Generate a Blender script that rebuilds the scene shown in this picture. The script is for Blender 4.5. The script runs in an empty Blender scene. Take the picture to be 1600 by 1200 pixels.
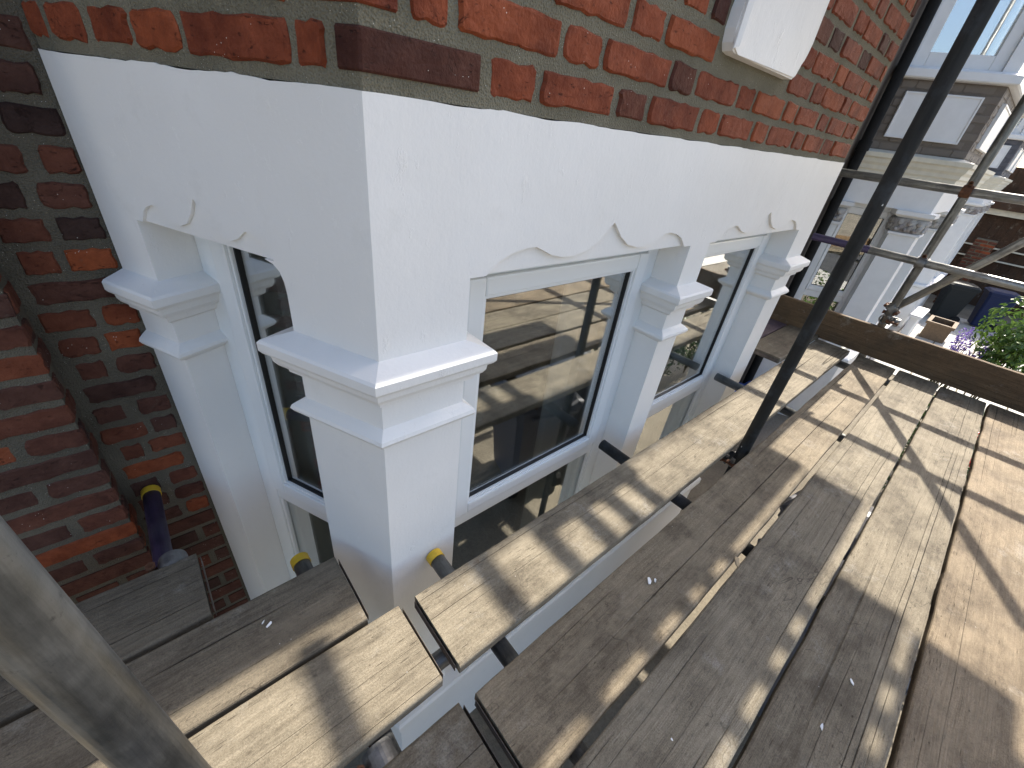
import bpy, bmesh, math, random
from mathutils import Vector, Matrix, noise
R = math.radians
random.seed(7)
sc = bpy.context.scene
COL = sc.collection

# ------------------------------------------------------------------ camera
cam_d = bpy.data.cameras.new('camera'); cam = bpy.data.objects.new('camera', cam_d); COL.objects.link(cam)
cam_d.sensor_width = 36; cam_d.lens = 14.66; cam_d.clip_start = .02; cam_d.clip_end = 500
rot = Matrix(((0.75817517, 0.2713704, -0.5928984), (-0.64174918, 0.47154473, -0.60481697), (0.1154487, 0.83904927, 0.53166524)))
cam.matrix_world = Matrix.Translation((-.315, -.72, 1.14)) @ rot.to_4x4()
sc.camera = cam
# ------------------------------------------------------------------ sky and sun
SUN = Vector((1.27, .010, 1.0)).normalized()
w = bpy.data.worlds.new('World'); sc.world = w; w.use_nodes = True
wn = w.node_tree.nodes; bg = wn['Background']
sky = wn.new('ShaderNodeTexSky'); sky.sky_type = 'NISHITA'; sky.sun_disc = False
sky.sun_elevation = math.asin(SUN.z); sky.sun_rotation = math.atan2(SUN.x, SUN.y)
sky.air_density = .9; sky.dust_density = 3.0; sky.ozone_density = 1.0
w.node_tree.links.new(sky.outputs[0], bg.inputs[0]); bg.inputs[1].default_value = .15
sl = bpy.data.lights.new('sun', 'SUN'); sl.energy = 4.9; sl.angle = R(.53); sl.color = (1, .93, .82)
so = bpy.data.objects.new('sun', sl); COL.objects.link(so)
so.rotation_euler = SUN.to_track_quat('Z', 'Y').to_euler()
sc.view_settings.view_transform = 'Standard'; sc.view_settings.look = 'None'
sc.view_settings.exposure = 1.33; sc.view_settings.gamma = 1
sc.render.engine = 'CYCLES'
sc.cycles.use_denoising = True
sc.cycles.max_bounces = 8; sc.cycles.diffuse_bounces = 5; sc.cycles.transparent_max_bounces = 12

# ------------------------------------------------------------------ node helpers
class NB:
    def __init__(s, name):
        s.m = bpy.data.materials.new(name); s.m.use_nodes = True
        s.t = s.m.node_tree; s.t.nodes.clear()
        s.out = s.n('ShaderNodeOutputMaterial')
    def n(s, typ, **kw):
        x = s.t.nodes.new(typ)
        for k, v in kw.items(): setattr(x, k, v)
        return x
    def put(s, inp, v):
        if isinstance(v, bpy.types.NodeSocket): s.t.links.new(v, inp)
        else:
            if hasattr(inp.default_value, '__len__') and len(inp.default_value) == 4 and len(v) == 3: v = (*v, 1)
            inp.default_value = v
    def math(s, op, a, b=0., c=0.):
        x = s.n('ShaderNodeMath', operation=op)
        s.put(x.inputs[0], a); s.put(x.inputs[1], b); s.put(x.inputs[2], c)
        return x.outputs[0]
    def vmath(s, op, a, b):
        x = s.n('ShaderNodeVectorMath', operation=op); s.put(x.inputs[0], a); s.put(x.inputs[1], b); return x.outputs[0]
    def map(s, v, scale=(1, 1, 1), loc=(0, 0, 0)):
        x = s.n('ShaderNodeMapping'); s.put(x.inputs[0], v); x.inputs['Scale'].default_value = scale; s.put(x.inputs['Location'], loc); return x.outputs[0]
    def noise(s, v, scale, detail=4, rough=.55, dist=0., out=0):
        x = s.n('ShaderNodeTexNoise'); s.put(x.inputs['Vector'], v); x.inputs['Scale'].default_value = scale
        x.inputs['Detail'].default_value = detail; x.inputs['Roughness'].default_value = rough; x.inputs['Distortion'].default_value = dist
        return x.outputs[out]
    def voro(s, v, scale, feature='F1', out=0, rand=1.):
        x = s.n('ShaderNodeTexVoronoi', feature=feature); s.put(x.inputs['Vector'], v); x.inputs['Scale'].default_value = scale
        x.inputs['Randomness'].default_value = rand
        return x.outputs[out]
    def ramp(s, f, stops):
        x = s.n('ShaderNodeValToRGB'); s.put(x.inputs[0], f); e = x.color_ramp.elements
        while len(e) < len(stops): e.new(.5)
        for i, (p, c) in enumerate(stops):
            e[i].position = p; e[i].color = (*c, 1) if len(c) == 3 else c
        return x.outputs[0]
    def rng(s, f, a, b, c=0., d=1.):
        x = s.n('ShaderNodeMapRange'); s.put(x.inputs[0], f); x.inputs[1].default_value = a; x.inputs[2].default_value = b
        x.inputs[3].default_value = c; x.inputs[4].default_value = d; return x.outputs[0]
    def mix(s, f, a, b, typ='MIX'):
        x = s.n('ShaderNodeMix', data_type='RGBA', blend_type=typ); s.put(x.inputs[0], f); s.put(x.inputs[6], a); s.put(x.inputs[7], b); return x.outputs[2]
    def bump(s, h, strength=.3, dist=.004, normal=None):
        x = s.n('ShaderNodeBump'); s.put(x.inputs['Height'], h); x.inputs['Strength'].default_value = strength; x.inputs['Distance'].default_value = dist
        if normal is not None: s.put(x.inputs['Normal'], normal)
        return x.outputs[0]
    def pbr(s, col, rough=.6, metal=0., normal=None, spec=.4):
        x = s.n('ShaderNodeBsdfPrincipled'); s.put(x.inputs['Base Color'], col); s.put(x.inputs['Roughness'], rough); s.put(x.inputs['Metallic'], metal)
        x.inputs['Specular IOR Level'].default_value = spec
        if normal is not None: s.put(x.inputs['Normal'], normal)
        s.t.links.new(x.outputs[0], s.out.inputs[0]); return x
    def obj(s): return s.n('ShaderNodeTexCoord').outputs['Object']
    def pos(s): return s.n('ShaderNodeNewGeometry').outputs['Position']
    def rand(s): return s.n('ShaderNodeObjectInfo').outputs['Random']

def simple(name, col, rough=.6, metal=0., var=.12, scale=20., bump=.1, dist=.002):
    b = NB(name); p = b.pos(); n = b.noise(p, scale, 5, .6)
    c = b.mix(b.rng(n, .3, .7), tuple(x*(1-var) for x in col), tuple(min(1, x*(1+var)) for x in col))
    b.pbr(c, b.rng(n, .3, .7, max(0, rough-.08), min(1, rough+.08)), metal, b.bump(n, bump, dist)); return b.m

# ------------------------------------------------------------------ materials
def mat_white_paint():
    b = NB('white_masonry_paint'); p = b.pos()
    big = b.noise(p, 2.2, 3); br = b.noise(b.map(p, (14, 14, 5)), 4, 6, .62, .4); fine = b.noise(p, 140, 3)
    c = b.mix(b.rng(big, .3, .7), (.775, .755, .715), (.82, .805, .77))
    c = b.mix(b.rng(b.noise(p, 9, 6, .7), .58, .76, 0, .30), c, (.64, .62, .57))
    h = b.math('ADD', b.math('MULTIPLY', br, .28), b.math('MULTIPLY', fine, .22))
    tr = b.rng(b.noise(b.map(p, (1, 1, .5)), 24, 6, .75), .60, .72); h = b.math('ADD', h, b.math('MULTIPLY', tr, .7))
    h = b.math('ADD', h, b.math('MULTIPLY', b.noise(p, 5, 4), 2.2))
    b.pbr(c, .48, 0, b.bump(h, .42, .004), .35); return b.m
def mat_brick(name, ramp, bumpd=.003, smear=(.34, .30, .24)):
    b = NB(name); p = b.pos()
    sx = b.n('ShaderNodeSeparateColor'); b.put(sx.inputs[0], b.n('ShaderNodeObjectInfo').outputs['Color'])
    r = b.math('ADD', sx.outputs[0], b.math('MULTIPLY', sx.outputs[1], b.n('ShaderNodeNewGeometry').outputs['Random Per Island']))
    c = b.ramp(r, ramp)
    n1 = b.noise(p, 26, 6, .65); n2 = b.noise(p, 7, 4, .6)
    c = b.mix(b.rng(n1, .3, .72, 0, .62), c, b.mix(1., c, (.45, .36, .34), 'MULTIPLY'))
    c = b.mix(b.rng(n2, .46, .70, 0, .75), c, b.mix(1., c, (.38, .30, .32), 'MULTIPLY'))
    c = b.mix(b.rng(b.noise(p, 90, 4, .7), .5, .75, 0, .4), c, b.mix(1., c, (1.35, 1.5, 1.5), 'MULTIPLY'))
    crk = b.rng(b.math('ABSOLUTE', b.math('SUBTRACT', b.noise(p, 14, 5, .6, .6), .5)), 0, .007, 1, 0)
    crk = b.math('MULTIPLY', crk, b.rng(b.noise(p, 10, 2), .58, .66, 0, .6))
    pit = b.math('MAXIMUM', b.rng(b.noise(b.map(p, (1, 1, 2.2)), 55, 4, .7), .62, .72), crk)
    c = b.mix(b.math('MULTIPLY', pit, .65), c, (.05, .020, .013))
    sm = b.rng(b.noise(p, 13, 5, .7), .64, .8, 0, .45)
    c = b.mix(sm, c, smear)
    sp = b.math('LESS_THAN', b.voro(p, 95), .09)
    sp = b.math('MULTIPLY', sp, b.math('GREATER_THAN', b.noise(p, 12, 2), .58))
    c = b.mix(b.math('MULTIPLY', sp, .8), c, (.75, .72, .66))
    h = b.math('SUBTRACT', b.math('ADD', b.math('MULTIPLY', n1, 1.6), b.math('MULTIPLY', b.noise(p, 130, 4), .8)), b.math('MULTIPLY', pit, 1.6))
    b.pbr(c, b.rng(n1, .3, .7, .68, .9), 0, b.bump(h, .9, bumpd*1.3), .25); return b.m
def mat_mortar(name, a, c_):
    b = NB(name); p = b.pos(); n = b.noise(p, 60, 6, .7); n2 = b.noise(p, 5, 3)
    c = b.mix(b.rng(n2, .3, .7), a, c_)
    g = b.voro(p, 260); c = b.mix(b.rng(g, .0, .5, .45, 0), c, (.10, .09, .07))
    sp = b.math('LESS_THAN', b.voro(p, 180), .10)
    sp = b.math('MULTIPLY', sp, b.math('GREATER_THAN', b.noise(p, 25, 2), .57))
    c = b.mix(sp, c, (.75, .72, .64))
    b.pbr(c, .95, 0, b.bump(b.math('ADD', n, b.math('MULTIPLY', g, .8)), .9, .005), .15); return b.m
def mat_wood(name, dark, mid, light, purple=0.):
    b = NB(name); o = b.obj(); r = b.rand()
    off = b.n('ShaderNodeCombineXYZ'); b.put(off.inputs[0], b.math('MULTIPLY', r, 37.)); b.put(off.inputs[1], b.math('MULTIPLY', r, 91.)); b.put(off.inputs[2], b.math('MULTIPLY', r, 53.))
    v = b.vmath('ADD', o, off.outputs[0])
    wob = b.noise(b.map(v, (1.3, 4, 4)), 1.0, 3, .5, 0, 1)
    v2 = b.vmath('ADD', v, b.vmath('MULTIPLY', b.vmath('SUBTRACT', wob, (.5, .5, .5)), (0, .05, .05)))
    # long growth rings seen in the face
    rg = b.noise(b.map(v2, (.55, 20, 8)), 1.5, 4, .6)
    rings = b.math('SINE', b.math('MULTIPLY', rg, 90.))
    rings = b.rng(rings, -1, 1)
    fine = b.noise(b.map(v2, (5, 210, 120)), 1.0, 4, .65)
    fib = b.noise(b.map(v2, (1.2, 70, 40)), 1.0, 5, .7)
    c = b.mix(b.rng(fib, .3, .7), mid, light)
    c = b.mix(b.math('MULTIPLY', b.rng(rings, .45, 1.), .17), c, dark)
    c = b.mix(b.rng(fine, .52, .74, 0, .40), c, dark)
    # grime blotches, footprints of plaster
    bl = b.noise(v, 4.5, 6, .68); c = b.mix(b.rng(bl, .44, .66, 0, .72), c, b.mix(.6, dark, (.07, .060, .048)))
    pl = b.noise(b.map(v, (1, 1, 1), (3, 7, 1)), 6, 8, .75); plm = b.rng(pl, .57, .68, 0, .6)
    c = b.mix(plm, c, (.34, .32, .285))
    # drying cracks along the grain
    v3 = b.vmath('ADD', v, b.vmath('MULTIPLY', b.vmath('SUBTRACT', wob, (.5, .5, .5)), (0, .012, .012)))
    ck = b.noise(b.map(v3, (.10, 21, 9), (5, 2, 9)), 1.0, .3, .4)
    ckm = b.rng(b.math('ABSOLUTE', b.math('SUBTRACT', ck, .5)), .0, .009, 1, 0)
    ckm = b.math('MULTIPLY', ckm, b.rng(b.noise(b.map(v, (1.1, 12, 4)), 1.0, 2), .46, .58))
    c = b.mix(b.math('MULTIPLY', ckm, .9), c, (.02, .014, .009))
    # knots
    kd = b.voro(b.map(v, (1.5, 2.6, 2.6)), 1.75)
    kn = b.math('MULTIPLY', b.rng(kd, .03, .06, 1, 0), b.math('GREATER_THAN', b.noise(b.map(v, (1, 1, 1), (9, 3, 2)), 1.6, 1), .55))
    kr = b.math('MULTIPLY', kn, b.rng(b.math('SINE', b.math('MULTIPLY', b.math('ADD', kd, b.math('MULTIPLY', fib, .02)), 420.)), -1, 1, .5, 1))
    c = b.mix(b.math('MULTIPLY', kr, .6), c, b.mix(.5, dark, (.16, .085, .04)))
    # dents, dirt flecks and paint specks
    de = b.voro(b.map(v, (22, 60, 60)), 1.0); dm = b.rng(de, .04, .11, 1, 0)
    dm = b.math('MULTIPLY', dm, b.math('GREATER_THAN', b.noise(b.map(v, (3, 5, 5)), 2.2, 3), .57))
    c = b.mix(b.math('MULTIPLY', dm, .6), c, (.05, .036, .024))
    ds = b.rng(b.voro(b.map(v2, (13, 150, 90), (4, 4, 4)), 1.0), .05, .2, 1, 0)
    ds = b.math('MULTIPLY', ds, b.rng(b.noise(b.map(v, (4, 7, 7), (2, 8, 1)), 1.5, 3), .40, .58))
    c = b.mix(b.math('MULTIPLY', ds, .62), c, (.06, .045, .032))
    du = b.noise(b.map(v, (.8, 1.6, 1.6), (6, 1, 3)), 17, 8, .78); c = b.mix(b.rng(du, .50, .64, 0, .42), c, light)
    di = b.noise(b.map(v, (.6, 1.7, 1.7), (1, 9, 4)), 30, 7, .8); dim = b.rng(di, .56, .66, 0, .6); c = b.mix(dim, c, dark)
    sc_ = b.noise(b.map(v, (5, 9, 9), (8, 2, 5)), 1.0, 3, .6, .5)
    scm = b.math('MULTIPLY', b.rng(b.math('ABSOLUTE', b.math('SUBTRACT', sc_, .5)), 0, .006, 1, 0), b.rng(b.noise(b.map(v, (1, 1, 1), (4, 4, 9)), 7, 2), .55, .63))
    c = b.mix(b.math('MULTIPLY', scm, .7), c, (.03, .024, .018))
    gr = b.noise(v, 300, 3, .7); c = b.mix(b.rng(gr, .42, .66, 0, .5), c, dark)
    pt_ = b.noise(b.map(v, (1.2, 3, 3), (1, 5, 2)), 3.2, 5, .7); c = b.mix(b.rng(pt_, .5, .68, 0, .5), c, light)
    sp = b.rng(b.voro(v, 42), .03, .06, 1, 0)
    sp = b.math('MULTIPLY', sp, b.math('GREATER_THAN', b.noise(v, 9, 2), .60))
    c = b.mix(sp, c, (.6, .59, .56))
    if purple: c = b.mix(b.rng(b.noise(v, 3, 5, .7), .35, .6, purple, purple*.5), c, (.07, .05, .09))
    tint = b.ramp(b.math('FRACT', b.math('MULTIPLY', r, 7.3)), [(0, (.84, .82, .78)), (.5, (1, .99, .96)), (1, (1.0, .94, .86))])
    c = b.mix(1., c, tint, 'MULTIPLY')
    h = b.math('ADD', b.math('MULTIPLY', fib, .9), b.math('MULTIPLY', rings, .16))
    h = b.math('ADD', h, b.math('MULTIPLY', fine, .35))
    h = b.math('SUBTRACT', h, b.math('MULTIPLY', ckm, 2.2)); h = b.math('SUBTRACT', h, b.math('MULTIPLY', dm, 1.1))
    h = b.math('ADD', h, b.math('MULTIPLY', plm, .4)); h = b.math('SUBTRACT', h, b.math('MULTIPLY', ds, .7)); h = b.math('ADD', h, b.math('MULTIPLY', gr, .4))
    b.pbr(c, .82, 0, b.bump(h, .8, .0035), .2); return b.m
def mat_steel(name, a, c_, spots=.5, rough=.42, metal=.85):
    b = NB(name); o = b.obj()
    n = b.noise(o, 16, 6, .65); n2 = b.noise(b.map(o, (60, 60, 5)), 1, 5, .7); sp = b.noise(o, 45, 5, .75)
    c = b.mix(b.rng(n, .3, .7), a, c_); c = b.mix(b.rng(n2, .42, .72, 0, .8), c, tuple(x*.38 for x in a)); c = b.mix(b.rng(b.noise(o, 6, 6, .7), .5, .66, 0, .6), c, (.06, .068, .08))
    sm = b.rng(sp, .60, .70, 0, spots); c = b.mix(sm, c, (.05, .05, .055))
    pl = b.math('MULTIPLY', b.rng(b.voro(b.map(o, (1, 1, .5)), 34), .06, .10, 1, 0), b.math('GREATER_THAN', b.noise(o, 5, 2), .58))
    c = b.mix(pl, c, (.62, .61, .58))
    me = b.math('MULTIPLY', b.math('SUBTRACT', 1., pl), metal)
    b.pbr(c, b.rng(n, .3, .7, rough-.1, rough+.18), me, b.bump(b.math('ADD', n2, sp), .35, .0015), .4); return b.m
def mat_glass():
    b = NB('window_glass')
    fr = b.n('ShaderNodeLayerWeight'); fr.inputs[0].default_value = .5
    f = b.rng(fr.outputs['Facing'], .0, 1.0, 0., 1.)
    f = b.math('ADD', .29, b.math('MULTIPLY', b.math('POWER', f, 1.8), .62))
    g = b.n('ShaderNodeBsdfGlossy'); g.inputs['Color'].default_value = (.93, .95, .95, 1); g.inputs['Roughness'].default_value = .0
    nn = b.noise(b.pos(), 3., 2); b.put(g.inputs['Normal'], b.bump(nn, .02, .01))
    t = b.n('ShaderNodeBsdfTransparent'); t.inputs['Color'].default_value = (.93, .95, .94, 1)
    m = b.n('ShaderNodeMixShader'); b.put(m.inputs[0], f); b.t.links.new(t.outputs[0], m.inputs[1]); b.t.links.new(g.outputs[0], m.inputs[2])
    b.t.links.new(m.outputs[0], b.out.inputs[0]); return b.m
def mat_leaf(name, a, c_):
    b = NB(name); p = b.pos(); n = b.noise(p, 9, 3); f = b.noise(p, 70, 2)
    c = b.mix(b.rng(n, .3, .7), a, c_); c = b.mix(b.rng(f, .4, .7, 0, .4), c, a)
    d = b.n('ShaderNodeBsdfDiffuse'); b.put(d.inputs[0], c); t = b.n('ShaderNodeBsdfTranslucent'); b.put(t.inputs[0], c)
    g = b.n('ShaderNodeBsdfGlossy'); g.inputs['Roughness'].default_value = .35; g.inputs['Color'].default_value = (.6, .6, .6, 1)
    m = b.n('ShaderNodeMixShader'); m.inputs[0].default_value = .3; b.t.links.new(d.outputs[0], m.inputs[1]); b.t.links.new(t.outputs[0], m.inputs[2])
    m2 = b.n('ShaderNodeMixShader'); m2.inputs[0].default_value = .06; b.t.links.new(m.outputs[0], m2.inputs[1]); b.t.links.new(g.outputs[0], m2.inputs[2])
    b.t.links.new(m2.outputs[0], b.out.inputs[0]); return b.m

MT = {}
MT['white'] = mat_white_paint()
RED = [(0, (.065, .028, .021)), (.05, (.12, .040, .024)), (.12, (.21, .052, .024)), (.55, (.275, .066, .026)), (.85, (.32, .080, .028)), (1, (.225, .056, .026))]
MT['brick'] = mat_brick('red_brick', RED)
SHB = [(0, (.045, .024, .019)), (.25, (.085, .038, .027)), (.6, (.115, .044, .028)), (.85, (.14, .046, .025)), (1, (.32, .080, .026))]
MT['brick_shaded'] = mat_brick('dirty_shaded_red_brick', SHB, smear=(.20, .17, .13))  # older dirty brick, darkened further so the left wall's shade is in the colour
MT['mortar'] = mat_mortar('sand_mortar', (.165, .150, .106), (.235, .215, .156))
MT['mortar_shaded'] = mat_mortar('old_shaded_mortar', (.095, .083, .062), (.145, .13, .098))  # old mortar, also darkened to carry the left wall's shade
MT['taupe'] = simple('taupe_painted_brick', (.165, .138, .112), .75, 0, .07, 30, .2); MT['taupe_joint'] = simple('taupe_painted_joint', (.135, .112, .090), .8)
MT['slate_brick'] = simple('slate_painted_brick', (.09, .09, .102), .75, 0, .07, 30, .2); MT['slate_joint'] = simple('slate_painted_joint', (.075, .075, .085), .8)
_u = NB('white_plastic_frame'); _u.pbr((.76, .775, .765), .3); MT['upvc'] = _u.m
MT['trim'] = simple('white_trim_paint', (.72, .715, .70), .45, 0, .05, 8, .15)
MT['cream'] = simple('cream_stone_paint', (.62, .585, .48), .6, 0, .1, 12, .25)
MT['gasket'] = simple('black_rubber', (.012, .012, .012), .5)
MT['glass'] = mat_glass()
MT['wood'] = mat_wood('weathered_scaffold_board', (.068, .055, .040), (.195, .166, .122), (.315, .275, .208))
MT['wood_dark'] = mat_wood('dirty_scaffold_board', (.055, .046, .035), (.138, .118, .088), (.22, .190, .145))
MT['wood_red'] = mat_wood('reddish_scaffold_board', (.072, .053, .036), (.20, .160, .112), (.315, .262, .190))
MT['wood_purple'] = mat_wood('purple_stained_board', (.06, .045, .05), (.14, .115, .11), (.22, .185, .17), .75)
MT['wood_toe'] = mat_wood('brown_toe_board', (.045, .028, .016), (.11, .072, .042), (.17, .115, .068))
MT['steel'] = mat_steel('galvanised_steel', (.15, .155, .148), (.30, .305, .295), .6, .40, .75)
MT['steel_rail'] = mat_steel('silvery_galvanised_steel', (.30, .30, .285), (.48, .48, .465), .4, .38, .6)
MT['steel_dark'] = mat_steel('dull_dark_steel', (.016, .016, .015), (.034, .034, .031), .5, .8, .05)
MT['steel_purple'] = mat_steel('purple_painted_steel', (.045, .035, .085), (.085, .06, .13), .6, .5, .1)
MT['rust'] = simple('rusty_steel', (.12, .055, .03), .75, .3, .4, 60, .6)
MT['zinc'] = simple('grey_forged_steel', (.20, .20, .195), .5, .7, .3, 50, .5)
MT['band'] = simple('dull_steel_band', (.12, .10, .085), .6, .6, .4, 40, .4)
MT['yellow'] = simple('yellow_plastic_cap', (.62, .40, .03), .5, 0, .12, 40, .15)
MT['black'] = simple('black_plastic', (.006, .006, .006), .85)
MT['bin_black'] = simple('shaded_dark_grey_bin_plastic', (.009, .011, .011), .7)  # colour lowered to stand in for the shade over the far bins
MT['bin_grey'] = simple('grey_bin_plastic', (.10, .10, .115), .45)
MT['bin_blue'] = simple('shaded_blue_bin_plastic', (.005, .013, .055), .7)  # blue darkened in place of the shade this bin stands in
MT['blue_bag'] = simple('bright_blue_plastic', (.015, .10, .50), .3, 0, .3, 20, .5, .01)
MT['terracotta'] = simple('weathered_planter_wood', (.15, .10, .06), .8, 0, .3, 30, .4)
MT['soil'] = simple('dark_soil', (.035, .026, .018), .95, 0, .4, 30, .8, .02)
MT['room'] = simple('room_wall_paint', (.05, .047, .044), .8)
MT['curtain'] = simple('grey_curtain_cloth', (.55, .54, .51), .9, 0, .05, 200, .1)
MT['timber'] = mat_wood('dark_stained_timber', (.022, .012, .008), (.055, .030, .019), (.09, .052, .034))
MT['paving'] = simple('pale_stone_paving', (.42, .40, .36), .85, 0, .18, 14, .4)
MT['leaf_a'] = mat_leaf('bright_leaf', (.05, .11, .018), (.14, .22, .035))
MT['leaf_b'] = mat_leaf('deep_leaf', (.022, .055, .014), (.075, .125, .03))
MT['stem'] = simple('green_brown_stem', (.08, .07, .03), .8)
MT['lavender'] = mat_leaf('lavender_petal', (.16, .10, .38), (.28, .20, .55))
MT['pink'] = mat_leaf('pink_petal', (.55, .18, .28), (.75, .40, .45))
MT['red_fl'] = mat_leaf('red_petal', (.55, .02, .03), (.75, .06, .06))
MT['white_fl'] = mat_leaf('white_petal', (.7, .7, .66), (.85, .85, .8))
MT['flake'] = simple('white_paint_flake', (.8, .8, .79), .6)
MT['chip'] = simple('split_wood_chip', (.40, .30, .18), .85)
MT['carved'] = mat_brick('carved_stone', [(0, (.42, .41, .38)), (1, (.48, .47, .44))], .003, (.14, .13, .11))
def mat_ground():
    b = NB('front_garden_ground'); p = b.pos(); n = b.noise(p, 1.3, 6, .65); g = b.noise(p, 40, 4, .7)
    c = b.mix(b.rng(n, .35, .65), (.15, .13, .10), (.25, .22, .17)); c = b.mix(b.rng(g, .4, .7, 0, .4), c, (.09, .075, .058))
    b.pbr(c, .95, 0, b.bump(b.math('ADD', n, g), .7, .015), .15); return b.m
MT['ground'] = mat_ground()
def mat_road():
    b = NB('asphalt'); p = b.pos(); n = b.noise(p, 2, 5); g = b.noise(p, 120, 3)
    b.pbr(b.mix(b.rng(n, .3, .7), (.042, .042, .044), (.065, .064, .062)), .9, 0, b.bump(g, .6, .004), .2); return b.m
MT['road'] = mat_road()

# ------------------------------------------------------------------ object helpers
WL = {}                                             # world location of each parent
def link(name, me, mat=None, parent=None, loc=None):
    o = bpy.data.objects.new(name, me); COL.objects.link(o)
    if mat is not None and me is not None and not me.materials: me.materials.append(MT[mat])
    l = Vector(loc) if loc is not None else Vector((0, 0, 0))
    if parent is not None:
        o.parent = parent; o.location = l - WL[parent.name]
    else: o.location = l
    WL[o.name] = l
    return o
def thing(name, label, cat, loc=(0, 0, 0), group=None):
    o = bpy.data.objects.new(name, None); COL.objects.link(o); o.location = loc; o.empty_display_size = .1
    WL[o.name] = Vector(loc); return tag(o, label, cat, group)
def tag(o, label, cat, group=None):
    o['label'] = label; o['category'] = cat
    if group: o['group'] = group
    return o
def part(name, loc, parent): 
    o = bpy.data.objects.new(name, None); COL.objects.link(o); o.parent = parent; o.location = Vector(loc)-WL[parent.name]; WL[o.name] = Vector(loc); return o
def me_from(name, v, f, smooth=False):
    m = bpy.data.meshes.new(name); m.from_pydata([tuple(x) for x in v], [], f); m.update()
    if smooth: m.polygons.foreach_set('use_smooth', [True]*len(m.polygons))
    return m
def bm_me(name, bm, smooth=False):
    bmesh.ops.recalc_face_normals(bm, faces=bm.faces)
    m = bpy.data.meshes.new(name); bm.to_mesh(m); bm.free()
    if smooth: m.polygons.foreach_set('use_smooth', [True]*len(m.polygons))
    return m
def add_box(bm, c, s, M=None, bev=0.):
    g = bmesh.ops.create_cube(bm, size=1); vs = g['verts']
    T = Matrix.Translation(c) @ Matrix.Diagonal((*s, 1))
    if M is not None: T = M @ T
    bmesh.ops.transform(bm, matrix=T, verts=vs)
    if bev:
        es = set()
        for v in vs: es.update(v.link_edges)
        bmesh.ops.bevel(bm, geom=list(es), offset=bev, segments=2, affect='EDGES', profile=.6)
    return vs
def box2(bm, a, b, M=None, bev=0.):
    add_box(bm, [(x+y)/2 for x, y in zip(a, b)], [abs(y-x) for x, y in zip(a, b)], M, bev)
def add_prism(bm, poly, z0, z1):
    a = [bm.verts.new((p[0], p[1], z0)) for p in poly]; b_ = [bm.verts.new((p[0], p[1], z1)) for p in poly]
    n = len(poly)
    bm.faces.new(a); bm.faces.new(b_)
    for i in range(n): bm.faces.new((a[i], a[(i+1) % n], b_[(i+1) % n], b_[i]))
def add_tube(bm, a, b, r, seg=24, cap=True):
    a = Vector(a); b = Vector(b); d = b-a; q = d.to_track_quat('Z', 'Y').to_matrix().to_4x4()
    bmesh.ops.create_cone(bm, cap_ends=cap, segments=seg, radius1=r, radius2=r, depth=d.length, matrix=Matrix.Translation((a+b)/2) @ q)
def tube_me(name, a, b, r, seg=28):
    bm = bmesh.new(); add_tube(bm, a, b, r, seg); m = bm_me(name, bm)
    for p in m.polygons: p.use_smooth = len(p.vertices) == 4
    return m
def offsets(path, closed=False):
    n = len(path); out = []
    def nrm(i):
        d = Vector(path[(i+1) % n])-Vector(path[i]); d.normalize(); return Vector((d.y, -d.x))
    for i in range(n):
        if not closed and i == 0: out.append(nrm(0)); continue
        if not closed and i == n-1: out.append(nrm(n-2)); continue
        a, b = nrm(i-1), nrm(i); m = (a+b)/(1+a.dot(b)); out.append(m)
    return out
def sweep(bm, path, prof, closed_prof=True):
    of = offsets(path); rows = []
    for (o, z) in prof: rows.append([bm.verts.new((p[0]+m.x*o, p[1]+m.y*o, z)) for p, m in zip(path, of)])
    np_ = len(prof)
    for i in range(np_ if closed_prof else np_-1):
        a, b = rows[i], rows[(i+1) % np_]
        for j in range(len(path)-1): bm.faces.new((a[j], a[j+1], b[j+1], b[j]))
    if closed_prof:
        bm.faces.new([r[0] for r in rows]); bm.faces.new([r[-1] for r in rows])

# ------------------------------------------------------------------ bay geometry shared by the terrace
TH = R(64.84); CT, ST = math.cos(TH), math.sin(TH)
class Face:
    def __init__(s, O, U, N): s.O = Vector((*O, 0)); s.U = Vector((*U, 0)); s.N = Vector((*N, 0))   # N points inwards
    def p(s, u, d, z): return s.O+s.U*u+s.N*d+Vector((0, 0, z))
    def p2(s, u, d=0.): q = s.O+s.U*u+s.N*d; return (q.x, q.y)
    def M(s): return Matrix(((s.U.x, s.N.x, 0, s.O.x), (s.U.y, s.N.y, 0, s.O.y), (0, 0, 1, 0), (0, 0, 0, 1)))
def faces(xo, yo):
    return (Face((xo, yo), (1, 0), (0, 1)), Face((xo, yo), (-CT, ST), (ST, CT)), Face((xo+2.5, yo), (CT, ST), (-ST, CT)))
ZG = -1.7
DEP = .15
ZH = .838

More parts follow.
